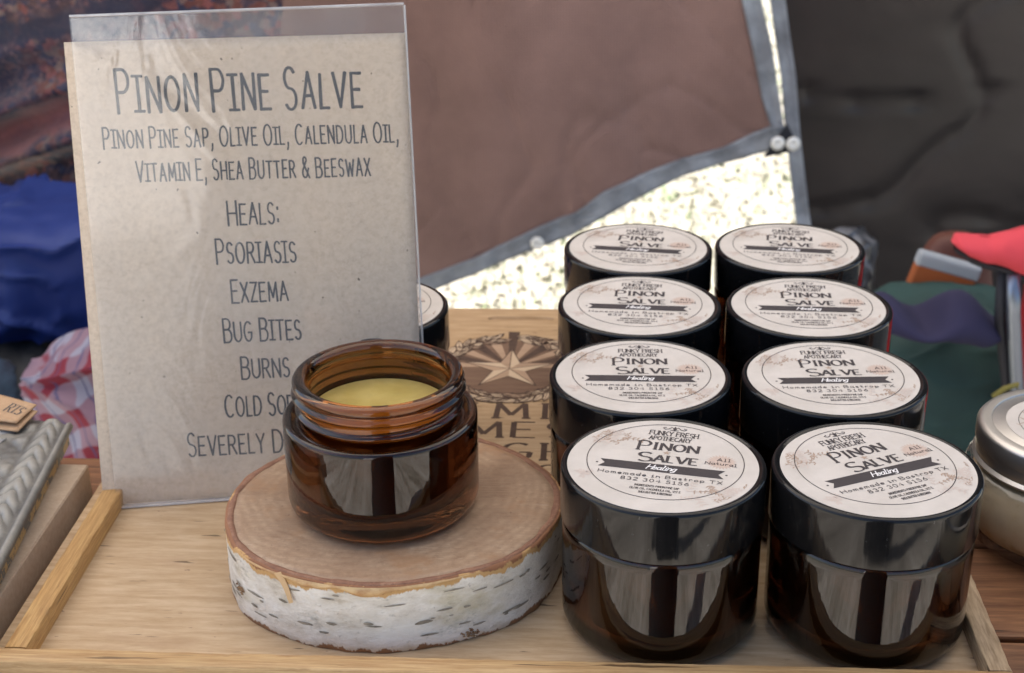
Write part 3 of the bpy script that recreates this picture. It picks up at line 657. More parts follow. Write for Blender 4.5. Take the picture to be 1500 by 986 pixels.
# ------------------------------------------------------------------ sign
yw, ln_ = R(10.81), R(12.75)
SW, SH = 12.79, 19.59
sign = thing('paper_sign', (-18.19, 8.50, .01), 'kraft paper sign with hand lettering in a clear acrylic holder', 'sign')
rv = Vector((math.cos(yw), math.sin(yw), 0)); uv = Vector((-math.sin(yw)*math.sin(ln_), math.cos(yw)*math.sin(ln_), math.cos(ln_))); nv = rv.cross(uv)
sign.rotation_euler = Matrix((rv, uv, nv)).transposed().to_euler()      # local x right, y up the sheet, z towards the viewer
def acrylic(name, gl=1.0, edge=False, painted_glare=.0):
    m = bpy.data.materials.new(name); m.use_nodes = True; t = m.node_tree; t.nodes.remove(t.nodes['Principled BSDF'])
    out = t.nodes['Material Output']; tr = N(m, 'ShaderNodeBsdfTransparent'); g = N(m, 'ShaderNodeBsdfGlossy'); g.inputs['Roughness'].default_value = .09
    tr.inputs[0].default_value = (.985, .987, .99, 1) if not edge else (.8, .8, .84, 1)
    fr = N(m, 'ShaderNodeFresnel'); fr.inputs[0].default_value = 1.49; ge = N(m, 'ShaderNodeNewGeometry')
    nn = nz(m, coords(m, (.30, .13, .3), rot=(0, 0, .5)), 1, 3, .5, 1.2); bp = N(m, 'ShaderNodeBump'); bp.inputs['Strength'].default_value = .5; bp.inputs['Distance'].default_value = .12*S
    L(m, nn, bp.inputs['Height']); L(m, bp.outputs[0], g.inputs['Normal']); 
    f2 = mth(m, 'MULTIPLY', mth(m, 'MULTIPLY', fr.outputs[0], gl), mth(m, 'SUBTRACT', 1.0, ge.outputs['Backfacing'])); f3 = mth(m, 'MINIMUM', f2, 1.0)
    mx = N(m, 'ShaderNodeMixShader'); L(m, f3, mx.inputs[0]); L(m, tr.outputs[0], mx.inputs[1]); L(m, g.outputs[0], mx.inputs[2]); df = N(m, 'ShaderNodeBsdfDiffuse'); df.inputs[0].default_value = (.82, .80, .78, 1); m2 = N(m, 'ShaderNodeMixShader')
    glare_fac = ramp(m, nz(m, coords(m, (.25, .16, .3), rot=(0, 0, .5), loc=(2, 3, 1)), 1, 5, .65), [(.35, painted_glare*.4), (.65, painted_glare)])  # milky glare painted into the acrylic as patchy white diffuse colour
    L(m, glare_fac, m2.inputs[0]); L(m, mx.outputs[0], m2.inputs[1]); L(m, df.outputs[0], m2.inputs[2]); L(m, m2.outputs[0], out.inputs[0]); return m
m_acr = acrylic('clear_acrylic', 2.0, painted_glare=.075); m_edge = acrylic('acrylic_edge', 5.0, True, painted_glare=.6)
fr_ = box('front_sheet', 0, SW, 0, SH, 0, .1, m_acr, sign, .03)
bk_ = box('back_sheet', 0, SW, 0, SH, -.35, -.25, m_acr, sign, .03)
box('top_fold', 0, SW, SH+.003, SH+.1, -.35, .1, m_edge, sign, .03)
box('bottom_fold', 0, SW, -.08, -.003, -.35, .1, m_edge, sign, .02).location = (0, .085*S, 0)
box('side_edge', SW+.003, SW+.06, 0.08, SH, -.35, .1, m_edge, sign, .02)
m_kraft = mat('kraft_paper', rough=.8)
kv = coords(m_kraft, (1, 1, 1)); f1 = nz(m_kraft, kv, 3.5, 6, .8); f2 = nz(m_kraft, coords(m_kraft, (.25, .25, .25)), 1, 4, .5)
c = ramp(m_kraft, f1, [(.3, (.59, .44, .30)), (.55, (.75, .59, .425)), (.75, (.79, .635, .47))])
c = mix(m_kraft, mth(m_kraft, 'MULTIPLY', f2, .3), c, (.70, .62, .53))
fib = N(m_kraft, 'ShaderNodeTexVoronoi', feature='DISTANCE_TO_EDGE'); fib.inputs['Scale'].default_value = 3.2
wv = N(m_kraft, 'ShaderNodeVectorMath', operation='ADD'); nn = N(m_kraft, 'ShaderNodeTexNoise'); nn.inputs['Scale'].default_value = 2.2; L(m_kraft, kv, nn.inputs['Vector']); L(m_kraft, kv, wv.inputs[0]); L(m_kraft, nn.outputs['Color'], wv.inputs[1]); L(m_kraft, wv.outputs[0], fib.inputs['Vector'])
c = mix(m_kraft, ramp(m_kraft, mth(m_kraft, 'ADD', fib.outputs['Distance'], mth(m_kraft, 'MULTIPLY', f1, .12)), [(.045, .35), (.07, 0.0)]), c, (.33, .24, .16))
c = mix(m_kraft, ramp(m_kraft, nz(m_kraft, kv, 4.5, 1, .4), [(.20, .9), (.215, 0.0)]), c, (.12, .08, .05))
base(m_kraft, c)
PW, PH = 13.15, 18.52; prt = R(-.66)
paper = grid('paper_card', 30, 40, lambda u, v: (u*PW, v*PH, .05*math.sin(u*3.1)*math.sin(v*2.2)+.03*fn(u*3, v*3, 1)), m_kraft, sign)
paper.location = (-.53*S, .16*S, -.16*S); paper.rotation_euler = (0, 0, prt); solid(paper, .04)
paper2 = None
m_pen = mat('sign_ink', (.045, .047, .052), .7)
k = Ink(); JT = .035
def row(t, x0, x1, y0, y1, h, w_=.078, small=.84, gap=.24):
    k.text(t, x0, x1, y0, y1, h, w_, small=h*small, sbase=h*.03, gap=gap, jit=JT)
row('Pinon Pine Salve', 1.5, 10.92, 15.88, 15.68, 1.62, .125, .83, .3)
row('Pinon Pine Sap, Olive Oil, Calendula Oil,', .82, 12.28, 14.55, 14.25, .8, .07, .84, .3)
row('Vitamin E, Shea Butter & Beeswax', 1.97, 11.09, 13.2, 12.97, .8, .07, .84, .3)
row('Heals:', 5.37, 7.35, 11.3, 11.25, .98)
row('Psoriasis', 4.8, 7.92, 9.78, 9.66, .98)
row('Exzema', 5.27, 7.49, 8.18, 8.12, .93)
row('Bug Bites', 4.84, 7.9, 6.57, 6.5, .94)
row('Burns', 5.42, 7.33, 5.02, 4.98, .9)
row('Cold Sores', 4.66, 8.1, 3.47, 3.4, .93)
row('Severely Dry Skin', 3.04, 9.5, 1.93, 1.77, .95)
li = k.build('lettering', [m_pen], paper); li.matrix_basis = Matrix.Rotation(-prt, 4, 'Z') @ Matrix.Translation((.53*S, -.16*S, 0)); 
# lay the print on the curved card
me = li.data
inv = Matrix.Rotation(-prt, 4, 'Z') @ Matrix.Translation((.53*S, -.16*S, 0))
for v_ in me.vertices:
    p = inv @ v_.co; u, vq = p.x/S/PW, p.y/S/PH
    v_.co = Vector((p.x, p.y, (.05*math.sin(u*3.1)*math.sin(vq*2.2)+.03*fn(u*3, vq*3, 1)+.024)*S + v_.co.z))
li.matrix_basis = Matrix.Identity(4)
# foot of the holder, flat on the tray behind the sheet
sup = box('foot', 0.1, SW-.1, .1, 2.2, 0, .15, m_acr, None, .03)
sup.parent = sign; sup.matrix_parent_inverse = Matrix.Identity(4)
Mw = Matrix.Translation(sign.location) @ sign.rotation_euler.to_matrix().to_4x4()
sup.matrix_basis = Mw.inverted() @ (Matrix.Translation(sign.location+Vector((-.08*math.sin(yw)*-1, .38, 0))*S) @ Matrix.Rotation(yw, 4, 'Z'))

# ------------------------------------------------------------------ preserve jar(s) on the right
m_tin = mat('tin_lid', (.52, .50, .48), .42, Metallic=1.0); bump(m_tin, nz(m_tin, coords(m_tin, (1.2,)*3), 1, 5, .6), .08, .03)
m_clear = acrylic('clear_glass', 1.6)
m_cream = mat('cream_filling', rough=.6)
base(m_cream, ramp(m_cream, nz(m_cream, coords(m_cream, (.5,)*3), 1, 5, .6), [(.35, (.42, .27, .12)), (.45, (.56, .43, .26)), (.7, (.62, .51, .34))]))
def mason(x, y, lab, rz, sc=1.0):
    t = thing('tin_lidded_jar', (x, y, TZ+.035), lab, 'jar', 'tin lidded jars at the right edge', rz)
    out = [(0, .15), (2.2, .12), (2.6, 0), (3.0, .08), (3.45, .45), (3.72, 1.05), (3.78, 1.8), (3.75, 2.7), (3.72, 3.0), (3.76, 3.1), (3.72, 3.22), (3.5, 3.34), (3.28, 3.42), (3.2, 3.6), (3.2, 4.75), (3.1, 4.8)]
    inn_ = [(3.0, 4.75), (3.0, 3.45), (3.45, 3.0), (3.5, 1.2), (3.2, .6), (2.6, .35), (0, .35)]
    vs, fs = lathe(out+inn_, 96); mesh('glass_body', vs, fs, m_clear, t, True)
    vs, fs = lathe([(0, .37), (2.6, .37), (3.18, .63), (3.48, 1.2), (3.43, 3.0), (3.0, 3.35), (0, 3.35)], 72); mesh('filling', vs, fs, m_cream, t, True)
    # screw band with knurled rim
    vs, fs = [], []; pr = [(3.52, 3.5, 0), (3.55, 3.6, 0), (3.43, 3.72, 0), (3.47, 3.95, 0), (3.42, 4.12, 0), (3.42, 4.2, 0), (3.47, 4.24, 1), (3.47, 4.82, 1), (3.44, 4.9, 0), (3.36, 4.99, 0), (3.22, 5.02, 0), (2.96, 5.01, 0), (2.93, 4.96, 0)]
    n_ = 240
    for r, z, kn in pr:
        for i in range(n_):
            a = 2*math.pi*i/n_; rr_ = r+(.03 if (i % 2 and kn) else 0); vs.append((rr_*math.cos(a), rr_*math.sin(a), z))
    for j in range(len(pr)-1):
        for i in range(n_): i2 = (i+1) % n_; fs.append((j*n_+i, j*n_+i2, (j+1)*n_+i2, (j+1)*n_+i))
    sharp(mesh('screw_band', vs, fs, m_tin, t, True), 50)
    vs, fs = lathe([(2.95, 4.93), (2.9, 4.97), (0, 4.975)], 72); ld = mesh('lid', vs, fs, m_tin, t, True)
    vs, fs = lathe([(2.42, 4.98), (2.42, 4.992), (0, 4.992)], 72); lb = mesh('lid_label', vs, fs, m_label, ld)
    k = Ink(); k.ribbon([(1.95*math.cos(R(a)), 1.95*math.sin(R(a))) for a in range(0, 364, 5)], .03, 0)
    rs = random.Random(4)
    for i in range(26):
        a = rs.uniform(2.2, 4.2); r = rs.uniform(1.0, 2.2); x_, y_ = r*math.cos(a), r*math.sin(a); b = rs.uniform(0, 6.3)
        k.ribbon([(x_, y_), (x_+.14*math.cos(b)+.03, y_+.14*math.sin(b)), (x_+.3*math.cos(b), y_+.3*math.sin(b))], lambda t: .015+.05*math.sin(3.14*t), 1, taper=True)
    lt = k.build('label_print', LABEL_MATS, ld, 4.996)
    return t
mason(19.6, 9.1, 'tin lidded glass jar of cream beside the right rim of the tray', .3)
mason(20.45, -.55, 'glass jar cut off by the right picture edge, nearest the camera', 1.3)

# ------------------------------------------------------------------ things at the left of the tray
m_kbox = mat('kraft_cardboard', (.43, .32, .225), .8); base(m_kbox, ramp(m_kbox, nz(m_kbox, coords(m_kbox, (3,)*3), 1.5, 5, .7), [(.3, (.37, .27, .185)), (.7, (.46, .35, .25))]))
def slab(name, corners, z0s, z1s, m, parent=None, bev=.04):
    """prism over a four-cornered outline; z0s / z1s = bottom and top heights per corner"""
    bm = bmesh.new(); b = [bm.verts.new((x, y, z)) for (x, y), z in zip(corners, z0s)]; t = [bm.verts.new((x, y, z)) for (x, y), z in zip(corners, z1s)]
    bm.faces.new(b[::-1]); bm.faces.new(t)
    for i in range(len(b)): j = (i+1) % len(b); bm.faces.new((b[i], b[j], t[j], t[i]))
    bmesh.ops.recalc_face_normals(bm, faces=bm.faces[:])
    if bev: bmesh.ops.bevel(bm, geom=bm.edges[:], offset=bev, segments=2, affect='EDGES')
    return bmobj(name, bm, m, parent)
tag(slab('cardboard_box', [(-20.15, -6), (-20.0, 10.75), (-25.6, 10.9), (-25.8, -6)], [TZ+.04]*4, [.62, .8, .8, .62], m_kbox), 'flat kraft cardboard box lying beside the left rim of the tray', 'box')
bk = thing('embossed_book', (0, 0, 0), 'grey embossed leather book with worn gilt edges on the flat kraft box', 'book')
m_gilt = mat('gilt_edge', rough=.5); base(m_gilt, ramp(m_gilt, nz(m_gilt, coords(m_gilt, (1.2, 1.2, 1.2)), 1.2, 4, .7), [(.42, (.40, .25, .09)), (.5, (.34, .22, .09)), (.53, (.06, .06, .055)), (.62, (.1, .1, .09)), (.66, (.36, .23, .1))]))
m_emb = mat('embossed_leather', rough=.5, Coat_Weight=.15)
BKC = [(-19.55, -3.5), (-21.25, 12.7), (-28.0, 14.6), (-29.5, -3.5)]
slab('page_block', [(-19.72, -3.4), (-21.38, 12.5), (-27.9, 14.4), (-29.4, -3.4)], [.83]*4, [1.5]*4, m_gilt, bk, .03)
def emb(u, v):
    (x0, y0), (x1, y1), (x2, y2), (x3, y3) = BKC
    xr, yr = x0+(x1-x0)*v, y0+(y1-y0)*v; xl, yl = x3+(x2-x3)*v, y3+(y2-y3)*v
    x, y = xr+(xl-xr)*u, yr+(yl-yr)*u; d = u*9.5
    z = 1.62
    if d < .32: z += .16*math.sin(math.pi*d/.32)
    if .5 < d < 1.9:                                    # braided border
        ph = v*17*3.2; z += .22*abs(math.sin(ph+abs(d-1.2)*4.5+.5*fn(d*2, v*20, 1)))**.7*math.sin(math.pi*(d-.5)/1.4)
    if d > 2.1: z += .25*max(0, fn(x*.9, y*.9, 2))+.10*fn(x*2.3, y*2.3, 5)
    e = min(u, 1-u, v*2, (1-v)*2)
    z -= max(0, .02-e)*4
    return (x, y, z)
solid(grid('cover', 130, 200, emb, m_emb, bk), .12)
tce = N(m_emb, 'ShaderNodeTexCoord'); sxe = N(m_emb, 'ShaderNodeSeparateXYZ'); L(m_emb, tce.outputs['Object'], sxe.inputs[0])
pt = ramp(m_emb, band(m_emb, sxe.outputs[2], .0160, .0188), [(.0, (.035, .033, .03)), (.35, (.15, .145, .13)), (.8, (.42, .395, .34))])
pn = ramp(m_emb, nz(m_emb, coords(m_emb, (.9,)*3), 1, 6, .7), [(.35, (.06, .06, .06)), (.55, (.17, .16, .14)), (.7, (.28, .25, .2))])
base(m_emb, mix(m_emb, .5, pt, pn)); bump(m_emb, nz(m_emb, coords(m_emb, (3,)*3), 1.5, 5, .7), .4, .05)
# bag and tag on the book
m_bag = mat('clear_bag_film', (.42, .42, .42), .3, Transmission_Weight=.25)
bag = grid('plastic_bag', 40, 40, lambda u, v: (-23.85-5*u+.5*v*v, 7.8+4.6*v-.8*u, 1.86+.35*math.sin(u*2.2)+.12*fn(u*5, v*4, 1)+.06*fn(u*14, v*9, 4)-.16*(1-u)), m_bag)
tag(bag, 'small crumpled grey plastic bag lying on the embossed book', 'bag'); solid(bag, .02)
tagp = thing('kraft_tag', (0, 0, 0), 'folded kraft header card with black handwriting on top of the plastic bag', 'tag')
TG = [(-27.2, 15.3, 2.2), (-22.95, 13.35, 2.25), (-23.35, 11.95, 2.08), (-27.3, 12.6, 2.05)]
def quad(u, v, dz=0):
    a, b, c_, d = [Vector(q) for q in (TG[3], TG[2], TG[1], TG[0])]
    p = (a+(b-a)*u)+((d+(c_-d)*u)-(a+(b-a)*u))*v; return (p.x, p.y, p.z+dz+.05*math.sin(u*3))
m_ktag = mat('kraft_tag_card', (.50, .30, .16), .75); base(m_ktag, ramp(m_ktag, nz(m_ktag, coords(m_ktag, (3,)*3), 1.5, 5, .7), [(.3, (.42, .255, .14)), (.7, (.52, .335, .19))]))
card = grid('card_front', 20, 10, quad, m_ktag, tagp); solid(card, .05)
card2 = grid('card_back', 20, 10, lambda u, v: tuple(Vector(quad(u, v, -.22))+Vector((.12, -.28, -.05+.1*v))), m_ktag, tagp); solid(card2, .05)
k = Ink(); k.text('RIS', .74, .925, .42, .36, .36, .018, gap=.3, jit=.05, lean=.08)
li = k.build('handwriting', [m_pen], tagp)
for v_ in li.data.vertices:
    p = v_.co/S; q = Vector(quad(p.x, p.y, .035)); v_.co = q*S
# (rescale stroke: u/v space is anisotropic but close to square here)

# ------------------------------------------------------------------ hanging tarps
def wr(x, z, sd=0, amp=1.0):
    w1 = 2.4*fn(x*.045, sd, z*.014)
    w2 = 1-abs(fn(x*.07+.5*fn(x*.03, 2, z*.03), sd+3, z*.016))*2
    w3 = 1-abs(fn(x*.06+z*.05, sd+7, z*.03-x*.02))*2
    w4 = 1-abs(fn(x*.05-z*.03, sd+17, z*.055))*2
    return amp*(w1+.25*w2**3+.32*max(0, w3)**30+.3*max(0, w4)**34+.07*fn(x*.3, sd, z*.2))
LOW = [(-180, -64), (-60, -60), (-35.3, -51.9), (-23.8, -45.4), (-15.3, -41.8), (-6.2, -37.2), (-1.1, -35.1), (2.4, -32.2), (11.6, -28.4), (18.2, -26.4), (25.0, -22.9)]
OUT = [(-180, -67), (-60, -62.5), (-35.3, -53.4), (-20.5, -46.3), (-8.4, -40.9), (-2.9, -38.9), (5.2, -34.2), (13.9, -29.9), (23.9, -26.6), (26.2, -25.2)]
TOPZ = 126
def xr(z): return interp([(-23, 25.0), (-18.9, 23.5), (-12.3, 21.9), (-6, 20.2), (40, 10), (130, -5)], z)
def xo(z): return interp([(-25, 26.4), (-22.5, 26.3), (-16.8, 25.1), (-12.3, 24.2), (-6, 22.4), (40, 12.4), (130, -2.4)], z)
m_tarp = mat('brown_tarp', rough=.42, Specular_IOR_Level=.35)
tn = nz(m_tarp, coords(m_tarp, (.06,)*3), 1, 5, .6)
base(m_tarp, ramp(m_tarp, tn, [(.3, (.19, .112, .098)), (.7, (.29, .175, .152))]))
wvn = N(m_tarp, 'ShaderNodeTexWave'); wvn.inputs['Scale'].default_value = .8; L(m_tarp, coords(m_tarp, (1, 1, 1)), wvn.inputs[0])
wvn2 = N(m_tarp, 'ShaderNodeTexWave', bands_direction='Z'); wvn2.inputs['Scale'].default_value = .8; L(m_tarp, coords(m_tarp, (1, 1, 1)), wvn2.inputs[0])
bump(m_tarp, mth(m_tarp, 'ADD', wvn.outputs[1], wvn2.outputs[1]), .25, .1)
m_hem = mat('silver_hem', rough=.4, Specular_IOR_Level=.5); base(m_hem, ramp(m_hem, nz(m_hem, coords(m_hem, (.2,)*3), 1, 4, .6), [(.35, (.17, .18, .205)), (.65, (.30, .325, .37))]))
bump(m_hem, nz(m_hem, coords(m_hem, (.5,)*3), 1, 4, .6), .6, .6)
brown = thing('brown_tarp', (0, 150, 0), 'brown tarp with a silver hem hanging behind the table', 'tarp')
def bt(u, v, off=0.0):
    v2 = v**1.6; x0 = -180+205*(u**.6); z0 = interp(LOW, x0); z = z0+(TOPZ-z0)*v2
    x = x0+(xr(z)-25.0)*max(0, (x0+180)/205)
    return (x, wr(x, z)+off, z)
solid(grid('tarp_sheet', 200, 110, bt, m_tarp, brown), .06)
def hm(u, v):
    x0 = -180+206.4*(u**.6); za = interp(LOW, min(x0, 25))+.25; zb = interp(OUT, x0); z = za+(zb-za)*v
    return (x0, wr(x0, za)-.35+.25*math.sin(v*3.1)-.3*fn(x0*.3, v, 2), z)
solid(grid('bottom_hem', 200, 5, hm, m_hem, brown), .12)
def hs(u, v):
    z = -25.0+(TOPZ+25.0)*v**1.6; a = xr(z)-.3; b = xo(z); x = a+(b-a)*u
    return (x, wr(a, z)-.4+.3*math.sin(u*3)-.3*fn(z*.3, u, 7), z)
solid(grid('side_hem', 5, 110, hs, m_hem, brown), .12)
m_steel = mat('grommet_steel', (.85, .85, .83), .35, Metallic=.3)
def grommet(x, y, z, parent, r=.75):
    vs, fs = [], []; n_, mq = 24, 8
    for i in range(n_):
        a = 2*math.pi*i/n_
        for j in range(mq):
            b = 2*math.pi*j/mq; rr_ = r*.52+r*.48*math.cos(b); vs.append((x+rr_*math.cos(a), y+r*.2*math.sin(b), z+rr_*math.sin(a)))
    for i in range(n_):
        for j in range(mq): fs.append((i*mq+j, ((i+1) % n_)*mq+j, ((i+1) % n_)*mq+(j+1) % mq, i*mq+(j+1) % mq))
    return mesh('grommet', vs, fs, m_steel, parent, True)
grommet(-6.8, wr(-6.8, -38)-.9, -39.4, brown, .95); grommet(25.3, -3.2, -24.3, brown, .95)
m_black = mat('black_tarp', rough=.33, Specular_IOR_Level=.5)
bn = nz(m_black, coords(m_black, (.03, .03, .06)), 1, 5, .6); base(m_black, ramp(m_black, bn, [(.35, (.011, .0085, .009)), (.7, (.027, .020, .020))]))
bump(m_black, nz(m_black, coords(m_black, (.12, .12, .2)), 1, 5, .55), .3, .25)
black = thing('black_tarp', (0, 153, 0), 'black plastic tarp with a grey edge hem hanging at the right', 'tarp')
BL = [(-70, 34), (-51.1, 31.2), (-41.9, 30.1), (-33.9, 28.6), (-25.9, 27.2), (-22.5, 26.7), (-16.8, 25.9), (-6.0, 23.7), (60, 12), (130, 2)]
def bw(x, z): return .13*wr(z*1.3+50, x*.7, 11)+.6*max(0, 1-abs(fn(x*.03-z*.03, 8, z*.05))*2)**40+.6*max(0, 1-abs(fn(x*.02, 4, z*.06+x*.01))*2)**30+.8*fn(x*.03, 6, z*.03)
def kb(u, v):
    z = -68+(TOPZ+68)*v**1.3; x = interp(BL, z)+1.6+(170)*u**1.5; return (x, bw(x, z), z)
solid(grid('tarp_sheet', 160, 150, kb, m_black, black), .06)
def kh(u, v):
    z = -69+(TOPZ+69)*v**1.3; x = interp(BL, z)+2.0*u; return (x, bw(interp(BL, z)+1.6, z)-.4+.3*math.sin(u*3)-.5*fn(z*.2, 3, u), z)
solid(grid('side_hem', 5, 160, kh, m_hem, black), .12)
grommet(27.3, -6.4, -24.3, black, .95)
m_tie = mat('black_tie_cord', (.01, .012, .02), .6)
tie = thing('corner_tie', (0, 0, 0), 'black tie lashing the two tarp corners together at the grommets', 'tie')
yy = 147.5
mesh('strap', [(26.5, yy, -21.8), (23.6, yy, -26.5), (27.3, yy, -25.6), (27.6, yy, -24), (26.5, yy+.5, -21.8), (23.6, yy+.5, -26.5), (27.3, yy+.5, -25.6), (27.6, yy+.5, -24)],
     [(0, 1, 2, 3), (7, 6, 5, 4), (0, 4, 5, 1), (1, 5, 6, 2), (2, 6, 7, 3), (3, 7, 4, 0)], m_tie, tie)

# ------------------------------------------------------------------ tapestry on the left
m_tap = mat('woven_tapestry', rough=.9, Sheen_Weight=.2)
tv = coords(m_tap, (1, 1, 1)); 
vo = N(m_tap, 'ShaderNodeTexVoronoi'); vo.inputs['Scale'].default_value = 1.35; dd = N(m_tap, 'ShaderNodeVectorMath', operation='ADD'); n3 = N(m_tap, 'ShaderNodeTexNoise'); n3.inputs['Scale'].default_value = .5; n3.inputs['Detail'].default_value = 4
L(m_tap, tv, n3.inputs['Vector']); L(m_tap, tv, dd.inputs[0]); L(m_tap, n3.outputs['Color'], dd.inputs[1]); L(m_tap, dd.outputs[0], vo.inputs['Vector'])
bw_ = N(m_tap, 'ShaderNodeSeparateColor'); L(m_tap, vo.outputs['Color'], bw_.inputs[0])
c = ramp(m_tap, bw_.outputs[0], [(.0, (.010, .012, .04)), (.25, (.03, .014, .025)), (.42, (.11, .03, .022)), (.6, (.17, .045, .042)), (.74, (.13, .085, .075)), (.86, (.025, .03, .065))], 'CONSTANT')
big = nz(m_tap, coords(m_tap, (.09, .09, .16), rot=(0, .5, 0)), 1, 4, .6)
c = mix(m_tap, ramp(m_tap, big, [(.46, 0.0), (.62, .55)]), c, (.10, .05, .04))
c = mix(m_tap, ramp(m_tap, nz(m_tap, coords(m_tap, (.05, .05, .14), rot=(0, -.35, 0), loc=(3, 1, 2)), 1, 3, .5), [(.5, 0.0), (.58, .7)]), c, (.012, .014, .04))
c = mix(m_tap, ramp(m_tap, nz(m_tap, tv, 1.6, 4, .75), [(.5, 0.0), (.66, .5)]), c, (.25, .125, .11))
sx_ = N(m_tap, 'ShaderNodeSeparateXYZ'); L(m_tap, coords(m_tap, (1, 1, 1), rot=(0, .27, 0)), sx_.inputs[0])
bd = mth(m_tap, 'PINGPONG', mth(m_tap, 'ADD', mth(m_tap, 'MULTIPLY', sx_.outputs[2], .11), mth(m_tap, 'MULTIPLY', big, .5)), 1.0)
c = mix(m_tap, ramp(m_tap, bd, [(.80, 0.0), (.86, .75)]), c, (.24, .085, .085))
c = mix(m_tap, ramp(m_tap, bd, [(.0, .8), (.10, .8), (.14, 0.0)]), c, (.012, .014, .035))
base(m_tap, c); bump(m_tap, nz(m_tap, coords(m_tap, (.9,)*3), 1.5, 4, .7), .5, .3)
def tap(u, v):
    x = -125+94.5*u+6*v*u; lo = interp([(-125, -22), (-58.8, -15.4), (-54.3, -13.6), (-51.1, -15.0), (-44, -17.5), (-37.8, -16), (-30, -9)], x)
    z = lo+(95-lo)*v**1.7
    s = (z+10)-.28*(x+51)-1.2*math.sin((x+60)*.09)
    fold = 1.5*(1-abs(math.sin(s*.62)))*math.exp(-((z+9)/7)**2)
    y = -2.8*fold+3.0*fn(x*.06, 3, z*.04)+.8*fn(x*.2, 9, z*.2) - 3.5*math.exp(-((z-lo)/2.0)**2)*0
    return (x, y, z)
tp = grid('tapestry', 160, 200, tap, m_tap); tp.location.y = 95*S; solid(tp, .3)
tag(tp, 'dark red and navy patterned woven tapestry hanging in folds at the left', 'tapestry')

# ------------------------------------------------------------------ soft things behind the table
def sack(name, cx, cy, rx, ry, z0, z1, m, lab, cat, sq=.35, wrk=1.0, sd=0, tilt=0.0, na=120, nz_=90, cap=.5):
    """stuffed bag: superellipse plan, bulging side, soft rounded top, wrinkles"""
    def f(u, v):
        a = 2*math.pi*u; t = v
        if t < cap: zz = z0+(z1-z0)*(t/cap)*.82; rr_ = .93+.07*math.sin(t/cap*2.6)
        else: q = (t-cap)/(1-cap)*math.pi/2; zz = z0+(z1-z0)*(.82+.18*math.sin(q)); rr_ = math.cos(q)**.6*.98 if q < math.pi/2-.001 else 0
        c_, s_ = math.cos(a), math.sin(a)
        px_ = rx*rr_*math.copysign(abs(c_)**(1-sq), c_); py_ = ry*rr_*math.copysign(abs(s_)**(1-sq), s_)
        x, y = px_, py_; zz += tilt*x
        w_ = wrk*(1.2*fn(x*.08, y*.08, zz*.06+sd)+.9*(1-abs(fn(x*.12+sd, y*.12, zz*.1))*2)**3+.35*fn(x*.5, y*.5, zz*.4+sd)+.8*max(0, 1-abs(fn(x*.16+sd, y*.1, zz*.22-x*.05))*2.4)**8)
        l = math.hypot(x, y) or 1
        return (x+x/l*w_, y+y/l*w_, zz+w_*.4*(1 if t > cap else t/cap))
    o = grid(name, na, nz_, f, m); o.location = (cx*S, cy*S, 0); return tag(o, lab, cat)
m_blue = mat('royal_blue_nylon', (.007, .026, .16), .6)
m_blk = mat('black_nylon', (.008, .009, .012), .6)
sack('blue_bag', -50, 79, 12, 8, -21, -10.2, m_blue, 'royal blue nylon bag bulging under the patterned tapestry', 'bag', .12, 1.6, 2, cap=.3)
sack('black_bag', -52.5, 77, 17, 11, GZ, -19.8, m_blk, 'black duffel bag carrying the royal blue bag', 'bag', .4, .9, 5, tilt=-.28)
m_navyd = mat('dark_denim', rough=.9); base(m_navyd, ramp(m_navyd, nz(m_navyd, coords(m_navyd, (.25,)*3), 1, 4, .6), [(.35, (.01, .014, .03)), (.6, (.03, .06, .1)), (.75, (.14, .03, .03))]))
sack('denim_bag', -54, 62.5, 9.6, 4.8, GZ, -17.5, m_navyd, 'dark denim bag at the left picture edge in front of the black duffel', 'bag', .3, .9, 9)
m_plaid = mat('red_plaid_cloth', rough=.9)
pv = coords(m_plaid, (1, 1, 1), rot=(0, .5, .2)); 
pd = N(m_plaid, 'ShaderNodeVectorMath', operation='ADD'); pn = N(m_plaid, 'ShaderNodeTexNoise'); pn.inputs['Scale'].default_value = .22; L(m_plaid, pv, pn.inputs['Vector']); 
ps = N(m_plaid, 'ShaderNodeVectorMath', operation='SCALE'); ps.inputs['Scale'].default_value = 3.0; L(m_plaid, pn.outputs['Color'], ps.inputs[0]); L(m_plaid, pv, pd.inputs[0]); L(m_plaid, ps.outputs[0], pd.inputs[1])
sp = N(m_plaid, 'ShaderNodeSeparateXYZ'); L(m_plaid, pd.outputs[0], sp.inputs[0])
def stripes(o, f, off=0): return mth(m_plaid, 'PINGPONG', mth(m_plaid, 'ADD', mth(m_plaid, 'MULTIPLY', o, f), off), 1.0)
s1 = ramp(m_plaid, stripes(sp.outputs[0], .62), [(.42, 0.0), (.48, 1.0)]); s2 = ramp(m_plaid, stripes(sp.outputs[2], .62, .3), [(.42, 0.0), (.48, 1.0)])
c = mix(m_plaid, s1, (.24, .22, .28), (.19, .014, .028)); c2 = mix(m_plaid, s2, (.28, .28, .35), (.17, .018, .035)); c = mix(m_plaid, .5, c, c2)
l1 = ramp(m_plaid, stripes(sp.outputs[0], 1.1), [(.88, 0.0), (.93, 1.0)]); c = mix(m_plaid, mth(m_plaid, 'MULTIPLY', l1, .7), c, (.05, .06, .14)); base(m_plaid, c)
sack('plaid_blanket', -36.6, 60, 6.2, 6, GZ, -15.2, m_plaid, 'crumpled red and white plaid blanket behind the left end of the table', 'blanket', .15, 1.9, 13)
m_green = mat('dark_green_canvas', rough=.75); base(m_green, ramp(m_green, nz(m_green, coords(m_green, (.12,)*3), 1, 4, .6), [(.35, (.010, .034, .032)), (.7, (.02, .06, .055))]))
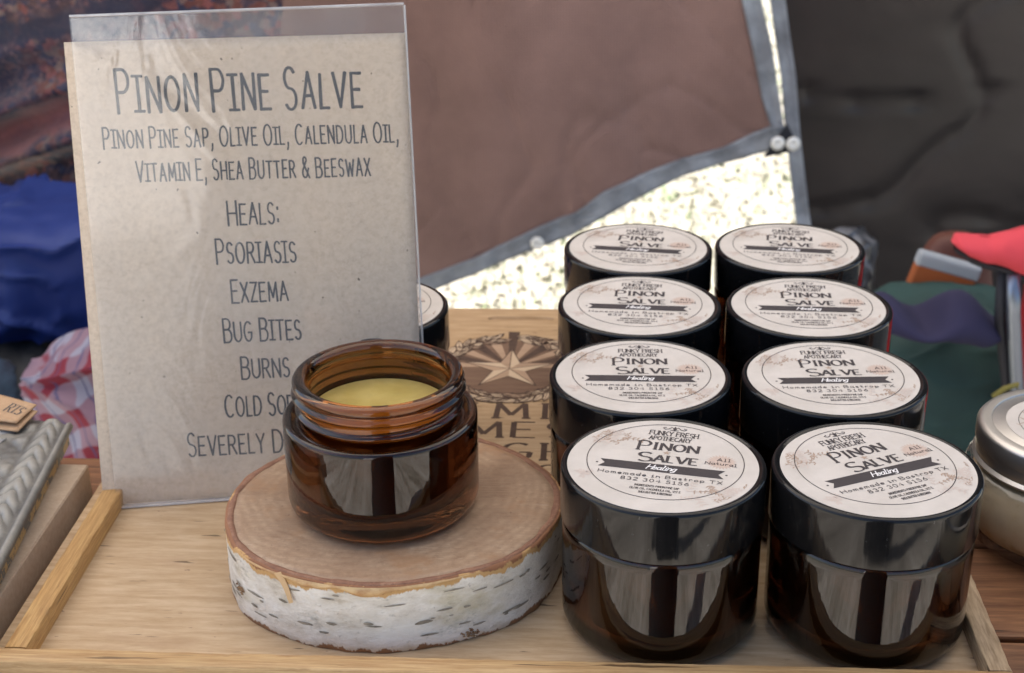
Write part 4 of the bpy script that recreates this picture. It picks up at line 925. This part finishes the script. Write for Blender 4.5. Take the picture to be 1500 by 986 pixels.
gb = sack('green_bag', 32, 74, 10.2, 8, GZ, -16.8, m_green, 'dark green canvas bag standing behind the right jars', 'bag', .5, .6, 17)
m_navy = mat('navy_cloth', (.022, .02, .06), .9)
nv_ = grid('navy_sweater', 70, 30, lambda u, v: (22+11.5*u, 64.5+3.6*math.cos(v*6.28)*math.sin(math.pi*min(max(u, .03), .97))**.4, -14.4+(1.35+.75*math.sin(u*9.5+.8)+.5*fn(u*6, v*3, 1))*math.sin(v*6.28)*math.sin(math.pi*min(max(u, .03), .97))**.4-.8*u+.4*math.sin(u*12)), m_navy)
tag(nv_, 'rolled navy blue cloth lying on top of the dark green bag', 'cloth')
m_or = mat('orange_packet', (.33, .085, .02), .7); m_wh = mat('white_packet_band', (.33, .36, .39), .6); m_br = mat('brown_leather', (.10, .03, .018), .6)
pk = thing('snack_packet', (31.9, 78, -15.6), 'orange packet with a white band poking out behind the navy cloth', 'packet', rot=(0, R(16), 0))
box('packet', -3.0, 2.6, -.6, .6, -2.6, .5, m_or, pk, .3); box('band', -3.05, 2.65, -.66, .66, -.5, .9, m_wh, pk, .3)
sack('brown_pouch', 34.4, 86, 4.2, 2.4, GZ, -15.2, m_br, 'small brown leather pouch behind the orange packet', 'pouch', .2, .4, 23, na=48, nz_=30)
m_pink = mat('coral_fabric', (.66, .06, .08), .85); m_pole = mat('grey_pole', (.22, .25, .3), .3, Metallic=.8); m_dk = mat('black_trim', (.012, .012, .018), .6); m_red = mat('red_fabric', (.5, .015, .02), .8)
ch = thing('folding_chair', (0, 62, 0), 'folding camp chair with a coral pink armrest at the right picture edge', 'chair')
top_ = [(27.75, -7.35), (28.1, -7.0), (29.0, -6.9), (30.4, -7.0), (32.0, -6.55), (34, -6.0), (38, -5.4), (44, -5.6)]
bot_ = [(27.75, -7.45), (28.2, -7.8), (29.2, -8.5), (30.6, -9.0), (32.0, -9.4), (33.4, -10.2), (36, -11.6), (44, -12)]
def arm(u, v):
    t = u*7; i = min(int(t), 6); f_ = t-i; a = (top_[i][0]+(top_[i+1][0]-top_[i][0])*f_, top_[i][1]+(top_[i+1][1]-top_[i][1])*f_); b = (bot_[i][0]+(bot_[i+1][0]-bot_[i][0])*f_, bot_[i][1]+(bot_[i+1][1]-bot_[i][1])*f_)
    ph = v*2*math.pi; h = (a[1]-b[1])/2; w_ = .3*fn(u*9, v*5, 2)*min(1, u*6); return ((a[0]+b[0])/2, (1.4*min(1, u*5+.15)+w_)*math.sin(ph), (a[1]+b[1])/2+(h+w_*.4)*math.cos(ph))
grid('armrest', 42, 16, arm, m_pink, ch)
grid('armrest_trim', 40, 10, lambda u, v: (lambda p: (p[0]+.2, p[1]*.8+.3*math.sin(v*6.3), p[2]-.32+.3*math.cos(v*6.3)))(arm(.03+u*.97, .5)), m_dk, ch)
def tube(name, pts, r, m, parent, n_=16):
    vs, fs = [], []
    for i, p in enumerate(pts):
        p = Vector(p); d = (Vector(pts[min(i+1, len(pts)-1)])-Vector(pts[max(i-1, 0)])).normalized(); a = d.orthogonal().normalized(); b = d.cross(a)
        for k_ in range(n_): t = 2*math.pi*k_/n_; vs.append(tuple(p+a*r*math.cos(t)+b*r*math.sin(t)))
    for i in range(len(pts)-1):
        for k_ in range(n_): fs.append((i*n_+k_, i*n_+(k_+1) % n_, (i+1)*n_+(k_+1) % n_, (i+1)*n_+k_))
    fs += [tuple(range(n_))[::-1], tuple((len(pts)-1)*n_+k_ for k_ in range(n_))]
    return mesh(name, vs, fs, m, parent, True)
tube('leg', [(32.6, 0, -9.9), (33.0, 0, -13), (34.0, 0, -19), (35.5, 0, -26), (44, 0, GZ)], .55, m_pole, ch)
tube('strut', [(32.0, .8, -9.5), (32.3, .8, -14), (33.6, .8, -20), (35, .8, -26), (42, .8, GZ)], .45, m_dk, ch)
tube('leg', [(60, 0, -9.9), (60, 0, GZ)], .6, m_pole, ch)
grid('seat_panel', 20, 12, lambda u, v: (33.9+24*u, 1.2+.5*math.sin(u*9), -10.5-16*v), m_red, ch); 
m_yel = mat('yellow_cord', (.16, .14, .03), .8)
yc = tube('yellow_cord', [(29.6, 53, -15.9), (30.4, 53, -15.2), (31.2, 53, -14.9), (31.5, 53.3, -15.8), (31.0, 53.2, -16.6), (30.7, 53.4, -17.8), (30.4, 54, -24), (30, 56, -40), (30, 58, -75.6)], .2, m_yel, None)
tag(yc, 'yellow green cord hanging behind the tin lidded jar', 'cord')
m_bag2 = mat('clear_grey_bag', rough=.3); base(m_bag2, ramp(m_bag2, nz(m_bag2, coords(m_bag2, (.5,)*3), 1, 5, .7), [(.4, (.02, .02, .024)), (.6, (.15, .155, .17))]))
sack('grey_bag', 25.2, 92, 3.0, 3, GZ, -17.0, m_bag2, 'grey plastic bag between the rear right jar and the green bag', 'bag', .2, .8, 31, na=60, nz_=50)

# ------------------------------------------------------------------ tent above and the photographer
m_canopy = bpy.data.materials.new('canopy_cloth'); m_canopy.use_nodes = True
b = B(m_canopy); b.inputs['Base Color'].default_value = (.75, .74, .72, 1); b.inputs['Roughness'].default_value = .9
tl = N(m_canopy, 'ShaderNodeBsdfTranslucent'); tl.inputs[0].default_value = (.80, .76, .71, 1); mx = N(m_canopy, 'ShaderNodeMixShader'); mx.inputs[0].default_value = .5
L(m_canopy, b.outputs[0], mx.inputs[1]); L(m_canopy, tl.outputs[0], mx.inputs[2]); L(m_canopy, mx.outputs[0], m_canopy.node_tree.nodes['Material Output'].inputs[0])
tent = thing('canopy_tent', (0, 74, GZ), 'white canopy tent over the market table, above the picture', 'tent')
X0, X1, Y0, Y1, EV = -150, 150, -95, 95, 205
mesh('roof', [(X0, Y0, EV), (X1, Y0, EV), (X1, Y1, EV), (X0, Y1, EV), (0, 0, EV+60)], [(0, 1, 4), (1, 2, 4), (2, 3, 4), (3, 0, 4)], m_canopy, tent)
for sx in (X0+2, X1-2):
    for sy in (Y0+2, Y1-2): tube('pole', [(sx, sy, 0), (sx, sy, EV)], 1.5, m_pole, tent)

m_cloth = mat('dark_clothes', (.018, .018, .022), .9); m_skin = mat('skin', (.45, .26, .18), .6)
per = bpy.data.meshes.new('person')
J = {'pel': (0, 0, 95, 15), 'sp': (0, 1, 118, 14.5), 'ch': (0, 1, 138, 16), 'nk': (0, 3, 152, 6), 'hd': (0, 6, 163, 9.5), 'ht': (0, 6, 172, 7.5)}
vs = []; rad = []; ed = []
def jv(x, y, z, r): vs.append(Vector((x, y, z))*S); rad.append(r*S); return len(vs)-1
pel = jv(0, 0, 95, 14); sp_ = jv(0, 1, 116, 13); ch_ = jv(0, 1, 136, 14); nk = jv(0, 2, 150, 5.5); hd = jv(0, 5, 160, 8.5); ht = jv(0, 6, 170, 7)
ed += [(pel, sp_), (sp_, ch_), (ch_, nk), (nk, hd), (hd, ht)]
for s_ in (-1, 1):
    h_ = jv(s_*9, 0, 86, 9.5); kn = jv(s_*10, 2, 48, 6.5); an = jv(s_*10.5, -1, 10, 4.5); to = jv(s_*12, 15, 4, 4)
    ed += [(pel, h_), (h_, kn), (kn, an), (an, to)]
    sh = jv(s_*13, 0, 143, 5); el = jv(s_*13, -5, 116, 4.2); wr_ = jv(s_*10, 5, 100, 3.6); ha = jv(s_*7, 7, 94, 3.6)
    ed += [(ch_, sh), (sh, el), (el, wr_), (wr_, ha)]
per.from_pydata([tuple(v_) for v_ in vs], ed, []); per.materials.append(m_cloth)
po = bpy.data.objects.new('person', per); COL.objects.link(po); po.location = (9*S, -80*S, GZ*S)
sk = po.modifiers.new('skin', 'SKIN'); 
for i, r in enumerate(rad): per.skin_vertices[0].data[i].radius = (r, r*.75)
per.skin_vertices[0].data[0].use_root = True
sb = po.modifiers.new('sub', 'SUBSURF'); sb.levels = 2; sb.render_levels = 2
coat_v, coat_f = lathe([(21, 8), (20.6, 8.5), (19, 50), (15.5, 90), (13.5, 108), (13.5, 125), (14, 140), (7, 150)], 40)
ct = mesh('long_coat', [(x-4*max(0, 1-z/100), y*.62, z) for x, y, z in coat_v], coat_f, m_cloth, po, True)
tag(po, 'person in dark clothes standing behind the camera in a long dark coat', 'person')

# ------------------------------------------------------------------ unseen white tent, added behind the camera to throw glare on the sign
m_white = mat('white_tent_cloth', (.8, .8, .79), .8)
vt_ = thing('glare_tent', (-25, -900, GZ), 'white tent added out of view behind the camera to throw glare on the acrylic sign', 'tent')
mesh('roof', [(-160, -150, 172), (160, -150, 172), (160, 150, 172), (-160, 150, 172), (-160, 0, 335), (160, 0, 335)], [(0, 1, 5, 4), (3, 4, 5, 2), (1, 2, 5), (0, 4, 3)], m_white, vt_)
mesh('side_wall', [(-148, 146, 0), (148, 146, 0), (148, 146, 171), (-148, 146, 171)], [(0, 1, 2, 3)], m_white, vt_)
for sx in (-147, 147):
    for sy in (-147, 142): tube('pole', [(sx, sy, 0), (sx, sy, 169)], 2, m_pole, vt_)
